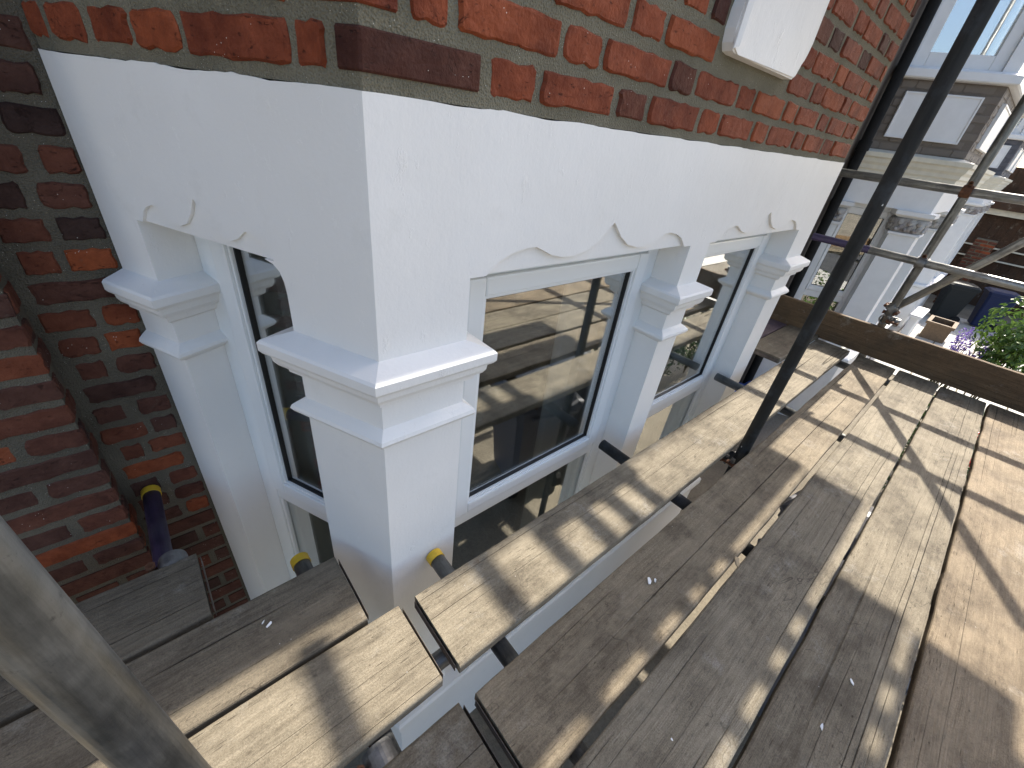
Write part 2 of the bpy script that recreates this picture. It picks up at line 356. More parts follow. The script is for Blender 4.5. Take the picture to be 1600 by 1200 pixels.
def unit_bricks(L, H, D, k, seed):
    out = []
    rnd = random.Random(seed)
    for i in range(k):
        n = [9, 3, 9, 3] if L > .15 else [5, 3, 5, 3]
        pts = []
        cr = rnd.uniform(.003, .007)
        c4 = [(-L/2, -H/2), (L/2, -H/2), (L/2, H/2), (-L/2, H/2)]
        for e in range(4):
            a = Vector(c4[e]); b_ = Vector(c4[(e+1) % 4]); d = (b_-a).normalized()
            for j in range(n[e]):
                t = j/n[e]
                q = a.lerp(b_, t)
                if j == 0:
                    pd = (Vector(c4[e])-Vector(c4[e-1])).normalized()
                    pts.append(a-pd*cr*rnd.uniform(.6, 1.6)); q = a+d*cr*rnd.uniform(.6, 1.6)
                pts.append(q+Vector((rnd.uniform(-1, 1), rnd.uniform(-1, 1)))*.0030)
        N = len(pts); v = []; f = []
        tx, tz = rnd.uniform(-.006, .006), rnd.uniform(-.02, .02)
        for q in pts: v.append((q.x, D, q.y))
        for q in pts: v.append((q.x, .0035+rnd.uniform(0, .0015), q.y))
        for q in pts: v.append((q.x*(1-.008/L*1.2), tx*q.x/L+tz*q.y*.5+rnd.uniform(-.0008, .0008), q.y*(1-.008/H*.9)))
        for i_ in range(N):
            j = (i_+1) % N
            f.append((i_, j, N+j, N+i_)); f.append((N+i_, N+j, 2*N+j, 2*N+i_))
        f.append(tuple(range(2*N, 3*N)))
        out.append(me_from('brick', v, f))
    return out
PITCH, BH = .0765, .056
ST_L, HD_L = .224, .107
VAR = {}
def brick_meshes(mat):
    if mat not in VAR:
        VAR[mat] = (unit_bricks(ST_L, BH, .05, 7, 3), unit_bricks(HD_L, BH, .05, 7, 4))
        for g in VAR[mat]:
            for m in g: m.materials.append(MT[mat])
    return VAR[mat]
def lay_brick(face, u0, u1, z0, mat, parent, proud=0., tone=None):
    L = u1-u0; S, H = brick_meshes(mat)
    me, base = (random.choice(S), ST_L) if L > .16 else (random.choice(H), HD_L)
    o = bpy.data.objects.new('brick', me); COL.objects.link(o); o.parent = parent
    c = face.p((u0+u1)/2, proud+random.uniform(-.002, .0015), z0+BH/2)
    U = face.U; N = face.N
    M = Matrix(((U.x, N.x, 0, 0), (U.y, N.y, 0, 0), (0, 0, 1, 0), (0, 0, 0, 1)))
    r_ = random.random(); o.color = ((.13+.87*r_ if random.random() > .07 else .07*r_) if tone is None else tone, 0, 0, 1)
    o.matrix_local = Matrix.Translation(c-WL[parent.name]) @ M @ Matrix.Rotation(R(random.uniform(-.35, .35)), 4, 'Y') @ Matrix.Diagonal((L/base, 1, random.uniform(.96, 1.04), 1))
    return o
def course(u_start, u_end, first_header, gap=.020, jit=.008):
    """Flemish bond between two ends"""
    u = u_start; h = first_header; out = []
    while u < u_end-.03:
        L = (HD_L if h else ST_L)+random.uniform(-jit, jit)
        e = min(u+L, u_end)
        if u_end-e < .05: e = u_end
        out.append((u, e)); u = e+gap+random.uniform(-.004, .005); h = not h
    return out
def corner_brick(fa, fb, a, b, z0, mat, parent, tone=.5):
    """one squint brick wrapping the corner shared by two faces (u=0 on both)"""
    rnd = random.uniform
    pl = [fa.p2(a, 0), fa.p2(0, 0), fb.p2(b, 0), fb.p2(b, .05), fa.p2(0, .055), fa.p2(a, .05)]
    pl = [(x+rnd(-.001, .001), y+rnd(-.001, .001)) for x, y in pl]
    bm = bmesh.new(); add_prism(bm, pl, z0+rnd(-.001, .002), z0+BH+rnd(-.002, .002))
    bmesh.ops.bevel(bm, geom=bm.edges[:], offset=.003, segments=1, affect='EDGES')
    o = link('brick', bm_me('brick', bm), mat, parent); o.color = (tone, 0, 0, 1); return o

WAVE_H = [(-.435, 0), (-.425, .008), (-.398, .030), (-.366, .044), (-.318, .053), (-.287, .053), (-.263, .043), (-.232, .029), (-.188, .020), (-.145, .019), (-.09, .031), (-.045, .058), (-.012, .088), (0, .098)]
WAVE = WAVE_H+[(-a, b) for a, b in reversed(WAVE_H[:-1])]
def band_skin(bm, face, u_a, u_b, openings, z0, z1, thick=.011):
    """proud plaster skin whose lower edge is scalloped above each opening"""
    low = [(u_a, z0)]
    for (o0, o1) in openings:
        c = (o0+o1)/2; k = (o1-o0)/.957
        low += [(c+a*k, z0+b*(.75+.25*k)) for a, b in WAVE]
    
    low.append((u_b, z0))
    dense = []
    for (a, za), (b, zb) in zip(low[:-1], low[1:]):
        n = max(1, int((b-a)/.02))
        for i in range(n): dense.append((a+(b-a)*i/n, za+(zb-za)*i/n))
    dense.append(low[-1])
    F = []
    for u, z in dense:
        zt = z1+(noise.noise((u*9+face.O.x*3, 2.2, 5))*.0035+noise.noise((u*60, 1, 5))*.0018)
        F.append([bm.verts.new(face.p(u, d, zz)) for d, zz in ((0, z), (0, zt), (thick, zt), (thick, z))])
    for a, b in zip(F[:-1], F[1:]):
        for i in range(4): bm.faces.new((a[i], b[i], b[(i+1) % 4], a[(i+1) % 4]))
    bm.faces.new(F[0]); bm.faces.new(F[-1])

CAP = [(0, .688), (.050, .670), (.055, .664), (.055, .644), (.050, .636), (.040, .633), (.038, .615), (.032, .604), (.019, .599), (.017, .584), (.007, .576), (0, .572)]
NECK = [(0, .508), (.012, .500), (.024, .490), (.027, .481), (.022, .471), (.009, .463), (0, .455)]
FR_D0 = .115
def make_window(face, u0, u1, house, zs=-.75, frame_mat='upvc', dep=FR_D0, up=0., mw=.072, sw=.060):
    M = face.M()
    def mk(name, boxes, mat, parent, bev=.005):
        bm = bmesh.new()
        for a, b in boxes: box2(bm, a, b, M, bev)
        return link(name, bm_me(name, bm), mat, parent)
    zt = ZH+.012+up
    d0, d1 = dep, dep+.06
    W = mk('window', [((u0, d0, zs), (u0+mw, d1, zt)), ((u1-mw, d0, zs), (u1, d1, zt)), ((u0+mw, d0+.001, zt-.06), (u1-mw, d1, zt)),
                      ((u0+mw, d0+.001, -.176), (u1-mw, d1, -.118)), ((u0+mw, d0+.001, zs), (u1-mw, d1, zs+.06))], frame_mat, house)
    a, b = u0+mw, u1-mw
    # opening sash above the transom: stepped profile
    mk('sash', [((a+.002, d0-.012, -.116), (a+sw, d0+.03, .79+up)), ((b-sw, d0-.012, -.116), (b-.002, d0+.03, .79+up)),
                ((a+sw, d0-.011, .735+up), (b-sw, d0+.03, .79+up)), ((a+sw, d0-.011, -.116), (b-sw, d0+.03, -.066))], frame_mat, W, .007)
    g = .009
    mk('glazing_bead', [((a+sw, d0-.004, -.066), (a+sw+g, d0+.028, .735+up)), ((b-sw-g, d0-.004, -.066), (b-sw, d0+.028, .735+up)),
                        ((a+sw+g, d0-.003, .735+up-g), (b-sw-g, d0+.028, .735+up)), ((a+sw+g, d0-.003, -.066), (b-sw-g, d0+.028, -.066+g))], frame_mat, W, .003)
    mk('gasket', [((a+sw+g, d0+.006, -.057), (a+sw+g+.005, d0+.026, .726+up)), ((b-sw-g-.005, d0+.006, -.057), (b-sw-g, d0+.026, .726+up)),
                  ((a+sw+g+.005, d0+.007, -.057), (b-sw-g-.005, d0+.026, -.052)), ((a+sw+g+.005, d0+.007, .721+up), (b-sw-g-.005, d0+.026, .726+up))], 'gasket', W, 0)
    mk('pane', [((a+sw+.002, d0+.014, -.064), (b-sw-.002, d0+.018, .733+up))], 'glass', W, 0)
    mk('pane', [((a, d0+.022, zs+.06), (b, d0+.026, -.176))], 'glass', W, 0)
    mk('glazing_bead', [((a, d0+.006, zs+.06), (a+.012, d0+.021, -.176)), ((b-.012, d0+.006, zs+.06), (b, d0+.021, -.176)), ((a+.012, d0+.007, -.188), (b-.012, d0+.021, -.176))], frame_mat, W, .003)
    return W
def curtain(face, u0, u1, d, house, z0=-.9, z1=.95, k=95, amp=.018, mat='curtain'):
    n = int((u1-u0)/.006); v = []; f = []
    for j, z in enumerate((z0, (z0+z1)/2, z1)):
        for i in range(n+1):
            u = u0+(u1-u0)*i/n
            v.append(face.p(u, d+amp*math.sin(u*k+.5*math.sin(u*17))+.006*math.sin(u*41+j), z))
    for j in range(2):
        for i in range(n): f.append((j*(n+1)+i, j*(n+1)+i+1, (j+1)*(n+1)+i+1, (j+1)*(n+1)+i))
    m = me_from('curtain', v, f, True); o = link('curtain', m, mat, house)
    md = o.modifiers.new('thick', 'SOLIDIFY'); md.thickness = .002
    return o

OPEN_F = [(.22, 1.177), (1.322, 2.28)]
OPEN_C = [(.235, .70)]
CLEN = .845
def pier_polys(FF, FL, FR_):
    """plan outline and moulding path of each pilaster"""
    P = []
    A, A2 = FL.p2(.235), FL.p2(.235, DEP); B, B2 = FF.p2(.22), FF.p2(.22, DEP); O = FF.p2(0)
    inner = FF.p2(.08, DEP)
    P.append(([A2, A, O, B, B2, inner], [A2, A, O, B, B2]))
    P.append(([FF.p2(1.177, DEP), FF.p2(1.177), FF.p2(1.322), FF.p2(1.322, DEP)], [FF.p2(1.177, DEP), FF.p2(1.177), FF.p2(1.322), FF.p2(1.322, DEP)]))
    A, A2 = FR_.p2(.235), FR_.p2(.235, DEP); B, B2 = FF.p2(2.28), FF.p2(2.28, DEP); O = FF.p2(2.5)
    P.append(([B2, B, O, A, A2, FF.p2(2.42, DEP)], [B2, B, O, A, A2]))
    e = FL
    P.append(([e.p2(CLEN, DEP), e.p2(CLEN), e.p2(.70), e.p2(.70, DEP)], [e.p2(CLEN), e.p2(.70), e.p2(.70, DEP)]))
    e = FR_
    P.append(([e.p2(.70, DEP), e.p2(.70), e.p2(CLEN), e.p2(CLEN, DEP)], [e.p2(.70, DEP), e.p2(.70), e.p2(CLEN)]))
    return P
def full_path(FF, FL, FR_): return [FL.p2(CLEN), FF.p2(0), FF.p2(2.5), FR_.p2(CLEN)]
def ring(bm, path, z0, z1, off, dep):
    of = offsets(path)
    a = [(p[0]+m.x*off, p[1]+m.y*off) for p, m in zip(path, of)]
    b = [(p[0]-m.x*dep, p[1]-m.y*dep) for p, m in zip(path, of)]
    for i in range(len(path)-1): 
        add_prism(bm, [a[i], a[i+1], b[i+1], b[i]], z0, z1)

# ------------------------------------------------------------------ ground
def sheet(name, x0, y0, x1, y1, z, mat, kind='structure'):
    o = link(name, me_from(name, [(x0, y0, z), (x1, y0, z), (x1, y1, z), (x0, y1, z)], [(0, 1, 2, 3)]), mat); o['kind'] = kind; return o
sheet('ground', -120, -120, 160, 120, ZG, 'ground')
bm = bmesh.new(); box2(bm, (-60, -6.0, ZG-.2), (80, -4.2, ZG+.02), None, 0)
o = link('pavement', bm_me('pavement', bm), 'paving'); o['kind'] = 'structure'
sheet('road', -60, -12, 80, -6.0, ZG+.004, 'road')

# ------------------------------------------------------------------ our house
FF, FL, FRR = faces(0, 0)
house = thing('brick_house', 'red brick house with a freshly painted white bay window behind the scaffold', 'house', (1.25, .77, ZG))
YM = .77                                             # main wall plane
# white parts
PP = full_path(FF, FL, FRR)
bm = bmesh.new(); band_skin(bm, FF, 0, 2.5, OPEN_F, ZH, 1.150); band_skin(bm, FL, 0, CLEN, OPEN_C, ZH, 1.150, .007); band_skin(bm, FRR, 0, CLEN, OPEN_C, ZH, 1.150, .007)
band = link('plaster_band', bm_me('plaster_band', bm), 'white', house)
for fc, ln, th_ in ((FF, 2.5, .011), (FL, CLEN, .007), (FRR, CLEN, .007)):
    e = .0 if fc is FF else .012
    bm = bmesh.new(); add_prism(bm, [fc.p2(e, th_+.0005), fc.p2(ln, th_+.0005), fc.p2(ln-(.12 if fc is FF else 0), DEP), fc.p2(.12, DEP)], ZH+.0005, 1.147)
    link('band_backing', bm_me('band_backing', bm), 'white', band)
fil = [(.2352, ZH), (.285, ZH), (.262, ZH-.006), (.247, ZH-.018), (.239, ZH-.038), (.2352, ZH-.07)]
bm = bmesh.new(); fa = [bm.verts.new(FL.p(u, .0005, z)) for u, z in fil]; fb = [bm.verts.new(FL.p(u, .11, z)) for u, z in fil]
bm.faces.new(fa); bm.faces.new(fb)
for i in range(6): bm.faces.new((fa[i], fa[(i+1) % 6], fb[(i+1) % 6], fb[i]))
link('corner_fillet', bm_me('corner_fillet', bm), 'white', band)
for poly, path in pier_polys(FF, FL, FRR):
    bm = bmesh.new(); add_prism(bm, poly, -1.02, ZH)
    pl = link('pilaster', bm_me('pilaster', bm), 'white', house)
    bm = bmesh.new(); sweep(bm, path, CAP+[(-.01, .572), (-.01, .688)])
    bmesh.ops.bevel(bm, geom=[e for e in bm.edges if len(e.link_faces) == 2 and e.calc_face_angle(0) > .5 and e.verts[0].co.z != e.verts[1].co.z], offset=.0025, segments=2, affect='EDGES')
    link('capital', bm_me('capital', bm), 'white', pl)
    bm = bmesh.new(); sweep(bm, path, NECK+[(-.01, .455), (-.01, .508)]); link('necking', bm_me('necking', bm), 'white', pl)
for a, b in OPEN_F: make_window(FF, a, b, house, -1.03)
make_window(FL, *OPEN_C[0], house, -1.03, up=.075); make_window(FRR, *OPEN_C[0], house, -1.03)
bm = bmesh.new(); sweep(bm, PP, [(0, -1.02), (.04, -1.03), (.05, -1.04), (.05, -1.08), (.035, -1.09), (.03, -1.09), (.03, -1.12), (-.1, -1.12), (-.1, -1.02)])
link('window_sill', bm_me('window_sill', bm), 'white', house)
bm = bmesh.new(); ring(bm, PP, ZG, -1.12, .02, .25); link('base_wall', bm_me('base_wall', bm), 'white', house)
bm = bmesh.new(); sweep(bm, PP, [(0, 1.952), (.032, 1.956), (.04, 1.97), (.04, 2.03), (.01, 2.05), (-.1, 2.05), (-.1, 1.952)]); link('upper_sill', bm_me('upper_sill', bm), 'white', house)  # sill added out of view to keep the sun off the capital ledges
# dark room behind the glass
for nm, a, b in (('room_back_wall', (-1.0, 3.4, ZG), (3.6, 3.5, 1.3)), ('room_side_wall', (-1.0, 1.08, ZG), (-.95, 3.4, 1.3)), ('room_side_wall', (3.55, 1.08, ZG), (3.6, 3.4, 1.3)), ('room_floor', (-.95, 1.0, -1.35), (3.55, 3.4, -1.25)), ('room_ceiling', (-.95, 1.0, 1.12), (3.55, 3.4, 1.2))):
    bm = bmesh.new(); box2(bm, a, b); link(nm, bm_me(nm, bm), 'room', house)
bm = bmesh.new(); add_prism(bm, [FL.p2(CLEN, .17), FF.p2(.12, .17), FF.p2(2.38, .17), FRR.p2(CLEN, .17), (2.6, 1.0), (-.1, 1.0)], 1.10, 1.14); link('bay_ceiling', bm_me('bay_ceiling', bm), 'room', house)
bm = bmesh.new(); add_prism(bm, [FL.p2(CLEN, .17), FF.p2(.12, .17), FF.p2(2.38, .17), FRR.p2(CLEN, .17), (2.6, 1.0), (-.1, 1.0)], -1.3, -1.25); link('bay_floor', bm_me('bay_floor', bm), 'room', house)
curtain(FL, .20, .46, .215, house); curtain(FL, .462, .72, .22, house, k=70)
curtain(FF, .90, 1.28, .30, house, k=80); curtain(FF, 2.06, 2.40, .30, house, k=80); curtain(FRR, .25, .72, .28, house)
# brickwork above the band: mortar core + single bricks
bm = bmesh.new(); ring(bm, PP, 1.1505, 4.2, -.0045, .2); bw = link('brick_wall', bm_me('brick_wall', bm), 'mortar', house)
PANEL = (.985, 1.47, 1.353)
def add_course(face, segs, z, skip=None, tones=None):
    for k, (a, b) in enumerate(segs):
        if skip and b > skip[0]-.012 and a < skip[1]+.012:
            if a < skip[0]-.05: b = skip[0]-.018
            elif b > skip[1]+.05: a = skip[1]+.018
            else: continue
        lay_brick(face, a, b, z, 'brick', bw, tone=tones[k] if tones else None)
F_EX = {0: [(.237, .346), (.363, .585), (.606, .716), (.736, .968), (.988, 1.092)],
        1: [(.084, .147), (.167, .395), (.411, .515), (.533, .779), (.791, .9)],
        2: [(.186, .346), (.368, .579), (.599, .712), (.731, .962)]}
L_EX = {0: [(.066, .122), (.138, .375), (.389, .505), (.521, .638), (.660, .768), (.792, .845)]}
NC = 9
for c in range(NC):
    z = 1.172+PITCH*c
    sk = (PANEL[0], PANEL[1]) if z+BH > PANEL[2]-.01 and z < 1.95 else None
    ex = F_EX.get(c, [])
    if ex:
        add_course(FF, ex, z, sk, {0: [.55, .45, .06, .35, .6], 1: [.6, .66, .55, .5, .05], 2: [.5, .62, .55, .75]}[c]); st = ex[-1][1]+.02; fh = (ex[-1][1]-ex[-1][0]) > .16
    else:
        st = [.145, .215, .135][c % 3]+random.uniform(-.01, .01); fh = c % 2 == 0
    add_course(FF, course(st, 2.482, fh), z, sk)
    lx = L_EX.get(c)
    la, lb = (.045, .215) if c == 0 else ((.11, .062) if c % 2 else (.05, st-.02))
    if c == 2: lb = .166
    if c == 1: lb = .062
    corner_brick(FL, FF, la, lb, z, 'brick', bw, .03 if c == 0 else random.random())
    add_course(FL, lx if lx else course(la+.02, CLEN-.004, c % 2 == 0), z, None, [.45, .3, .75, .6, .5, .4] if lx else None)
# the far courses high above, nobody sees them singly: one part
rest = []
bm = bmesh.new()
for c in range(NC, 38):
    z = 1.172+PITCH*c
    for fc, ln in ((FF, 2.49), (FL, CLEN-.01)):
        for a, b in course(.01+(c % 2)*.05, ln, c % 2 == 0):
            if fc is FF and z < 1.95 and b > PANEL[0] and a < PANEL[1]: continue
            box2(bm, (a, 0, z), (b, .03, z+BH), fc.M())
o = link('upper_brick_courses', bm_me('upper_brick_courses', bm), 'brick', bw); o['kind'] = 'stuff'; o.color = (0, 1, 0, 1)
# plaster panel with shaped corners set into the brickwork
pa = [(.985, 1.95), (.985, 1.46), (.980, 1.44), (.978, 1.40), (.984, 1.372), (.996, 1.356), (1.02, 1.352), (1.425, 1.352), (1.437, 1.362), (1.445, 1.392), (1.452, 1.41), (1.468, 1.42), (1.47, 1.45), (1.47, 1.95)]
bm = bmesh.new()
fr = [bm.verts.new((x, -.030, z)) for x, z in pa]; bk = [bm.verts.new((x, .02, z)) for x, z in pa]
bm.faces.new(fr); bm.faces.new(bk)
for i in range(len(pa)): bm.faces.new((fr[i], fr[(i+1) % len(pa)], bk[(i+1) % len(pa)], bk[i]))
bmesh.ops.bevel(bm, geom=[e for e in bm.edges if abs(e.verts[0].co.y+.03) < 1e-5 and abs(e.verts[1].co.y+.03) < 1e-5], offset=.005, segments=2, affect='EDGES')
pn = link('plaster_panel', bm_me('plaster_panel', bm), 'white', house)
bm = bmesh.new()
sc_pts = [(0, 1.36), (.018, 1.366), (.032, 1.385), (.038, 1.41), (.034, 1.435), (.022, 1.455), (0, 1.465)]
fr = [bm.verts.new((.982+x, -.0375+.004*(i in (0, 6)), z)) for i, (x, z) in enumerate(sc_pts)]; bk = [bm.verts.new((.982+x*1.15, -.029, z)) for x, z in sc_pts]
bm.faces.new(fr); bm.faces.new(bk)
for i in range(7): bm.faces.new((fr[i], fr[(i+1) % 7], bk[(i+1) % 7], bk[i]))
link('scroll_moulding', bm_me('scroll_moulding', bm), 'white', pn)
# main wall on the left with a projecting brick pier
XP, YP = -.565, .66
bm = bmesh.new(); box2(bm, (2.80, YM+.004, ZG), (4.2, YM+.3, 4.2)); link('main_wall', bm_me('main_wall', bm), 'mortar_shaded', house)
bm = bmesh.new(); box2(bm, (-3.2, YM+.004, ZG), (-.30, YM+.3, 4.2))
mw_ = link('main_wall', bm_me('main_wall', bm), 'mortar_shaded', house)
bm = bmesh.new(); box2(bm, (-3.2, YP+.004, ZG), (XP-.004, YM, 4.2)); pw_ = link('wall_pier', bm_me('wall_pier', bm), 'mortar_shaded', house)
FW = Face((0, YM), (1, 0), (0, 1)); FP = Face((0, YP), (1, 0), (0, 1)); FRT = Face((XP, YP), (0, 1), (-1, 0))
for c in range(-18, 9):
    z = 1.172+PITCH*c-.028
    # strip between pier and bay
    if c % 2: segs = [(-.545, -.385)] if c % 4 == 1 else [(-.548, -.470), (-.448, -.372)]
    else: segs = [(-.550, -.474), (-.452, -.366)] if c % 4 == 0 else [(-.535, -.478), (-.455, -.37)]
    if c % 5 == 2: segs = [(-.552, -.455), (-.43, -.368)]
    for a, b in segs: lay_brick(FW, a+random.uniform(-.006, .006), b+random.uniform(-.006, .006), z, 'brick_shaded', mw_)
    z2 = z+.02
    # pier: headers at the quoin alternate with stretchers
    u = XP; h = c % 2 == 0; first = True; lim = -1.15
    while u > lim:
        L = (HD_L*(1.05) if h else ST_L*1.03)+random.uniform(-.01, .01)
        lay_brick(FP, u-L, u-(.0 if first else .0), z2, 'brick_shaded', pw_); u -= L+.022; h = not h; first = False
    lay_brick(FRT, .012, .10, z2, 'brick_shaded', pw_) if c % 2 else lay_brick(FRT, .012, .06, z2, 'brick_shaded', pw_)
bm = bmesh.new()
for c in list(range(-37, -18))+list(range(9, 38)):
    z = 1.172+PITCH*c-.028
    for a, b in course(-1.15 if True else 0, XP, c % 2 == 0): box2(bm, (a, YP, z+.02), (b, YP+.03, z+.02+BH))
    for a, b in course(-.548, -.37, c % 2 == 0): box2(bm, (a, YM, z), (b, YM+.03, z+BH))
for c in range(-37, 38):
    z = 1.172+PITCH*c-.008
    for a, b in course(-3.1, -1.28, c % 2 == 0): box2(bm, (a, YP, z), (b, YP+.03, z+BH))
o = link('outer_brick_courses', bm_me('outer_brick_courses', bm), 'brick_shaded', mw_); o['kind'] = 'stuff'; o.color = (0, 1, 0, 1)
# ------------------------------------------------------------------ neighbouring houses of the terrace
CORN = [(0, 1.06), (.02, 1.065), (.025, 1.09), (.035, 1.11), (.038, 1.135), (.05, 1.15), (.053, 1.18), (.07, 1.205), (.075, 1.235), (.092, 1.25), (.095, 1.285), (.0, 1.31), (-.05, 1.31), (-.05, 1.06)]
def neighbour(xo, yo, label, paint, joint, detail):
    A, B, Cc = faces(xo, yo)
    h = thing('brick_house', label, 'house', (xo+1.25, yo+.77, ZG))
    path = full_path(A, B, Cc)
    bm = bmesh.new(); ring(bm, path, ZH, 1.0605, 0, .15); link('frieze', bm_me('frieze', bm), 'trim', h)
    bm = bmesh.new(); sweep(bm, path, CORN); link('cornice', bm_me('cornice', bm), 'cream', h)
    # bricks of the apron between cornice and upper sill
    bm = bmesh.new(); ring(bm, path, 1.30, 1.86, -.0035, .2); wl = link('brick_wall', bm_me('brick_wall', bm), joint, h)
    if detail:
        for c in range(8):
            z = 1.312+.0685*c
            for fc, ln in ((B, CLEN), (A, 2.5)):
                for a, b in course(.006+(c % 2)*.06, ln-.006, c % 2 == 0, .006, .003):
                    lay_brick(fc, a, b, z+.004, paint, wl)
    for fc, pans in ((A, [(.28, 1.1), (1.4, 2.22)]), (B, [(.12, .69)]), (Cc, [(.12, .69)])):
        for a, b in pans:
            bm = bmesh.new(); box2(bm, (a, -.02, 1.415), (b, .02, 1.77), fc.M(), .004)
            p = link('wall_panel', bm_me('wall_panel', bm), 'trim', h)
            bm = bmesh.new()
            for q in (((a, -.028, 1.415), (a+.015, -.018, 1.77)), ((b-.015, -.028, 1.415), (b, -.018, 1.77)), ((a+.015, -.028, 1.415), (b-.015, -.018, 1.43)), ((a+.015, -.028, 1.755), (b-.015, -.018, 1.77))): box2(bm, *q, fc.M(), .003)
            link('panel_moulding', bm_me('panel_moulding', bm), 'trim', p)
    bm = bmesh.new(); sweep(bm, path, [(0, 1.86), (.05, 1.865), (.06, 1.875), (.06, 1.93), (.02, 1.95), (-.15, 1.95), (-.15, 1.86)]); link('upper_sill', bm_me('upper_sill', bm), 'trim', h)
    bm = bmesh.new(); ring(bm, path, 3.4, 4.4, 0, .2); link('upper_band', bm_me('upper_band', bm), 'trim', h)
    # upper floor windows
    def upwin(fc, u0, u1):
        bm = bmesh.new(); M = fc.M()
        for q in (((u0, .03, 1.95), (u0+.09, .12, 3.4)), ((u1-.09, .03, 1.95), (u1, .12, 3.4)), ((u0+.09, .031, 1.951), (u1-.09, .12, 2.06)), ((u0+.09, .031, 3.3), (u1-.09, .12, 3.399))): box2(bm, *q, M, .006)
        W = link('window', bm_me('window', bm), 'trim', h)
        bm = bmesh.new(); box2(bm, (u0+.085, .06, 2.055), (u1-.085, .066, 3.305), M); link('pane', bm_me('pane', bm), 'glass', W)
    upwin(B, .10, .74); upwin(A, .12, 1.2); upwin(A, 1.3, 2.38); upwin(Cc, .10, .74)
    for poly in ([B.p2(.10, .15), B.p2(.10), A.p2(0), A.p2(.12), A.p2(.12, .15)], [A.p2(1.2, .15), A.p2(1.2), A.p2(1.3), A.p2(1.3, .15)], [A.p2(2.38, .15), A.p2(2.38), A.p2(2.5), Cc.p2(.10), Cc.p2(.10, .15)], [B.p2(CLEN), B.p2(.74), B.p2(.74, .15), B.p2(CLEN, .15)], [Cc.p2(.74), Cc.p2(CLEN), Cc.p2(CLEN, .15), Cc.p2(.74, .15)]):
        bm = bmesh.new(); add_prism(bm, poly, 1.9505, 3.3995); link('mullion', bm_me('mullion', bm), 'trim', h)
    # ground floor pilasters with carved capitals
    for poly, pth in pier_polys(A, B, Cc):
        bm = bmesh.new(); add_prism(bm, poly, -.74, ZH-.0005); pl = link('pilaster', bm_me('pilaster', bm), 'trim', h)
        bm = bmesh.new(); sweep(bm, pth, [(0, .838), (.05, .836), (.05, .80), (.03, .785), (.02, .78), (0, .77), (-.01, .77), (-.01, .838)]); link('abacus', bm_me('abacus', bm), 'trim', pl)
        bm = bmesh.new(); sweep(bm, pth, [(0, .64), (.02, .635), (.02, .615), (0, .61), (-.01, .61), (-.01, .64)]); link('necking', bm_me('necking', bm), 'trim', pl)
        # carved leaves round the capital
        bm = bmesh.new()
        sweep(bm, pth, [(0, .77), (.022, .768), (.012, .70), (.006, .64), (0, .64), (-.01, .64), (-.01, .77)])
        of = offsets(pth)
        for i in range(len(pth)-1):
            a = Vector(pth[i]); b = Vector(pth[i+1]); L = (b-a).length; d = (b-a)/L; nn = Vector((d.y, -d.x)); k = max(1, int(L/.06))
            for j in range(k):
                q = a+d*(L*(j+.5)/k)+nn*.016
                for zz, sx, sz, ro in ((.735, .026, .03, 0), (.685, .022, .034, .5), (.665, .018, .02, -.6)):
                    g = bmesh.ops.create_icosphere(bm, subdivisions=2, radius=1)
                    Mx = Matrix(((d.x, nn.x, 0, 0), (d.y, nn.y, 0, 0), (0, 0, 1, 0), (0, 0, 0, 1)))
                    bmesh.ops.transform(bm, matrix=Matrix.Translation((q.x+d.x*ro*.025, q.y+d.y*ro*.025, zz)) @ Mx @ Matrix.Rotation(ro, 4, 'Y') @ Matrix.Diagonal((sx, .016, sz, 1)), verts=g['verts'])
        link('carved_capital', bm_me('carved_capital', bm, True), 'carved', pl)
    for a, b in OPEN_F: make_window(A, a, b, h, frame_mat='trim', mw=.035, sw=.022)
    make_window(B, *OPEN_C[0], h, frame_mat='trim', mw=.035, sw=.022); make_window(Cc, *OPEN_C[0], h, frame_mat='trim', mw=.035, sw=.022)
    curtain(B, .20, .72, .27, h, k=60, amp=.03, mat='room')
    bm = bmesh.new(); sweep(bm, path, [(0, -.74), (.06, -.75), (.075, -.76), (.075, -.80), (.045, -.82), (.045, -.84), (-.1, -.84), (-.1, -.74)]); link('window_sill', bm_me('window_sill', bm), 'trim', h)
    bm = bmesh.new(); ring(bm, path, ZG, -.84, .02, .25); link('base_wall', bm_me('base_wall', bm), 'trim', h)
    for x0, x1 in ((xo-1.8, xo-.33), (xo+2.84, xo+(4.2 if xo > 0 else 2.88))):
        bm = bmesh.new(); box2(bm, (x0, yo+YM, ZG), (x1, yo+YM+.3, 4.2)); link('main_wall', bm_me('main_wall', bm), joint, h)
    bm = bmesh.new(); box2(bm, (xo-.4, yo+1.9, ZG), (xo+2.9, yo+2.0, 4.2)); link('room_back_wall', bm_me('room_back_wall', bm), 'room', h)
    bm = bmesh.new(); add_prism(bm, [B.p2(CLEN, .17), A.p2(.12, .17), A.p2(2.38, .17), Cc.p2(CLEN, .17), (xo+2.6, yo+1.9), (xo-.1, yo+1.9)], 1.1, 1.14)
    link('room_ceiling', bm_me('room_ceiling', bm), 'room', h)
    if xo > 0:
        bm = bmesh.new(); px, py = xo-.455, yo+.70
        add_tube(bm, (px, py, ZG), (px, py, 4.3), .045, 20)
        for z in (-.6, 1.28, 2.7): add_tube(bm, (px, py, z), (px, py, z+.08), .055, 20)
        link('downpipe', bm_me('downpipe', bm), 'black', h)
    return h
neighbour(5.64, -.10, 'taupe painted house with cream cornice and carved capitals just past our bay', 'taupe', 'taupe_joint', True)
neighbour(-6.0, 0, 'unseen white bayed house added left of the brick pier to bounce light', 'brick_shaded', 'trim', False)  # added out of view to bounce warm light and block low sky
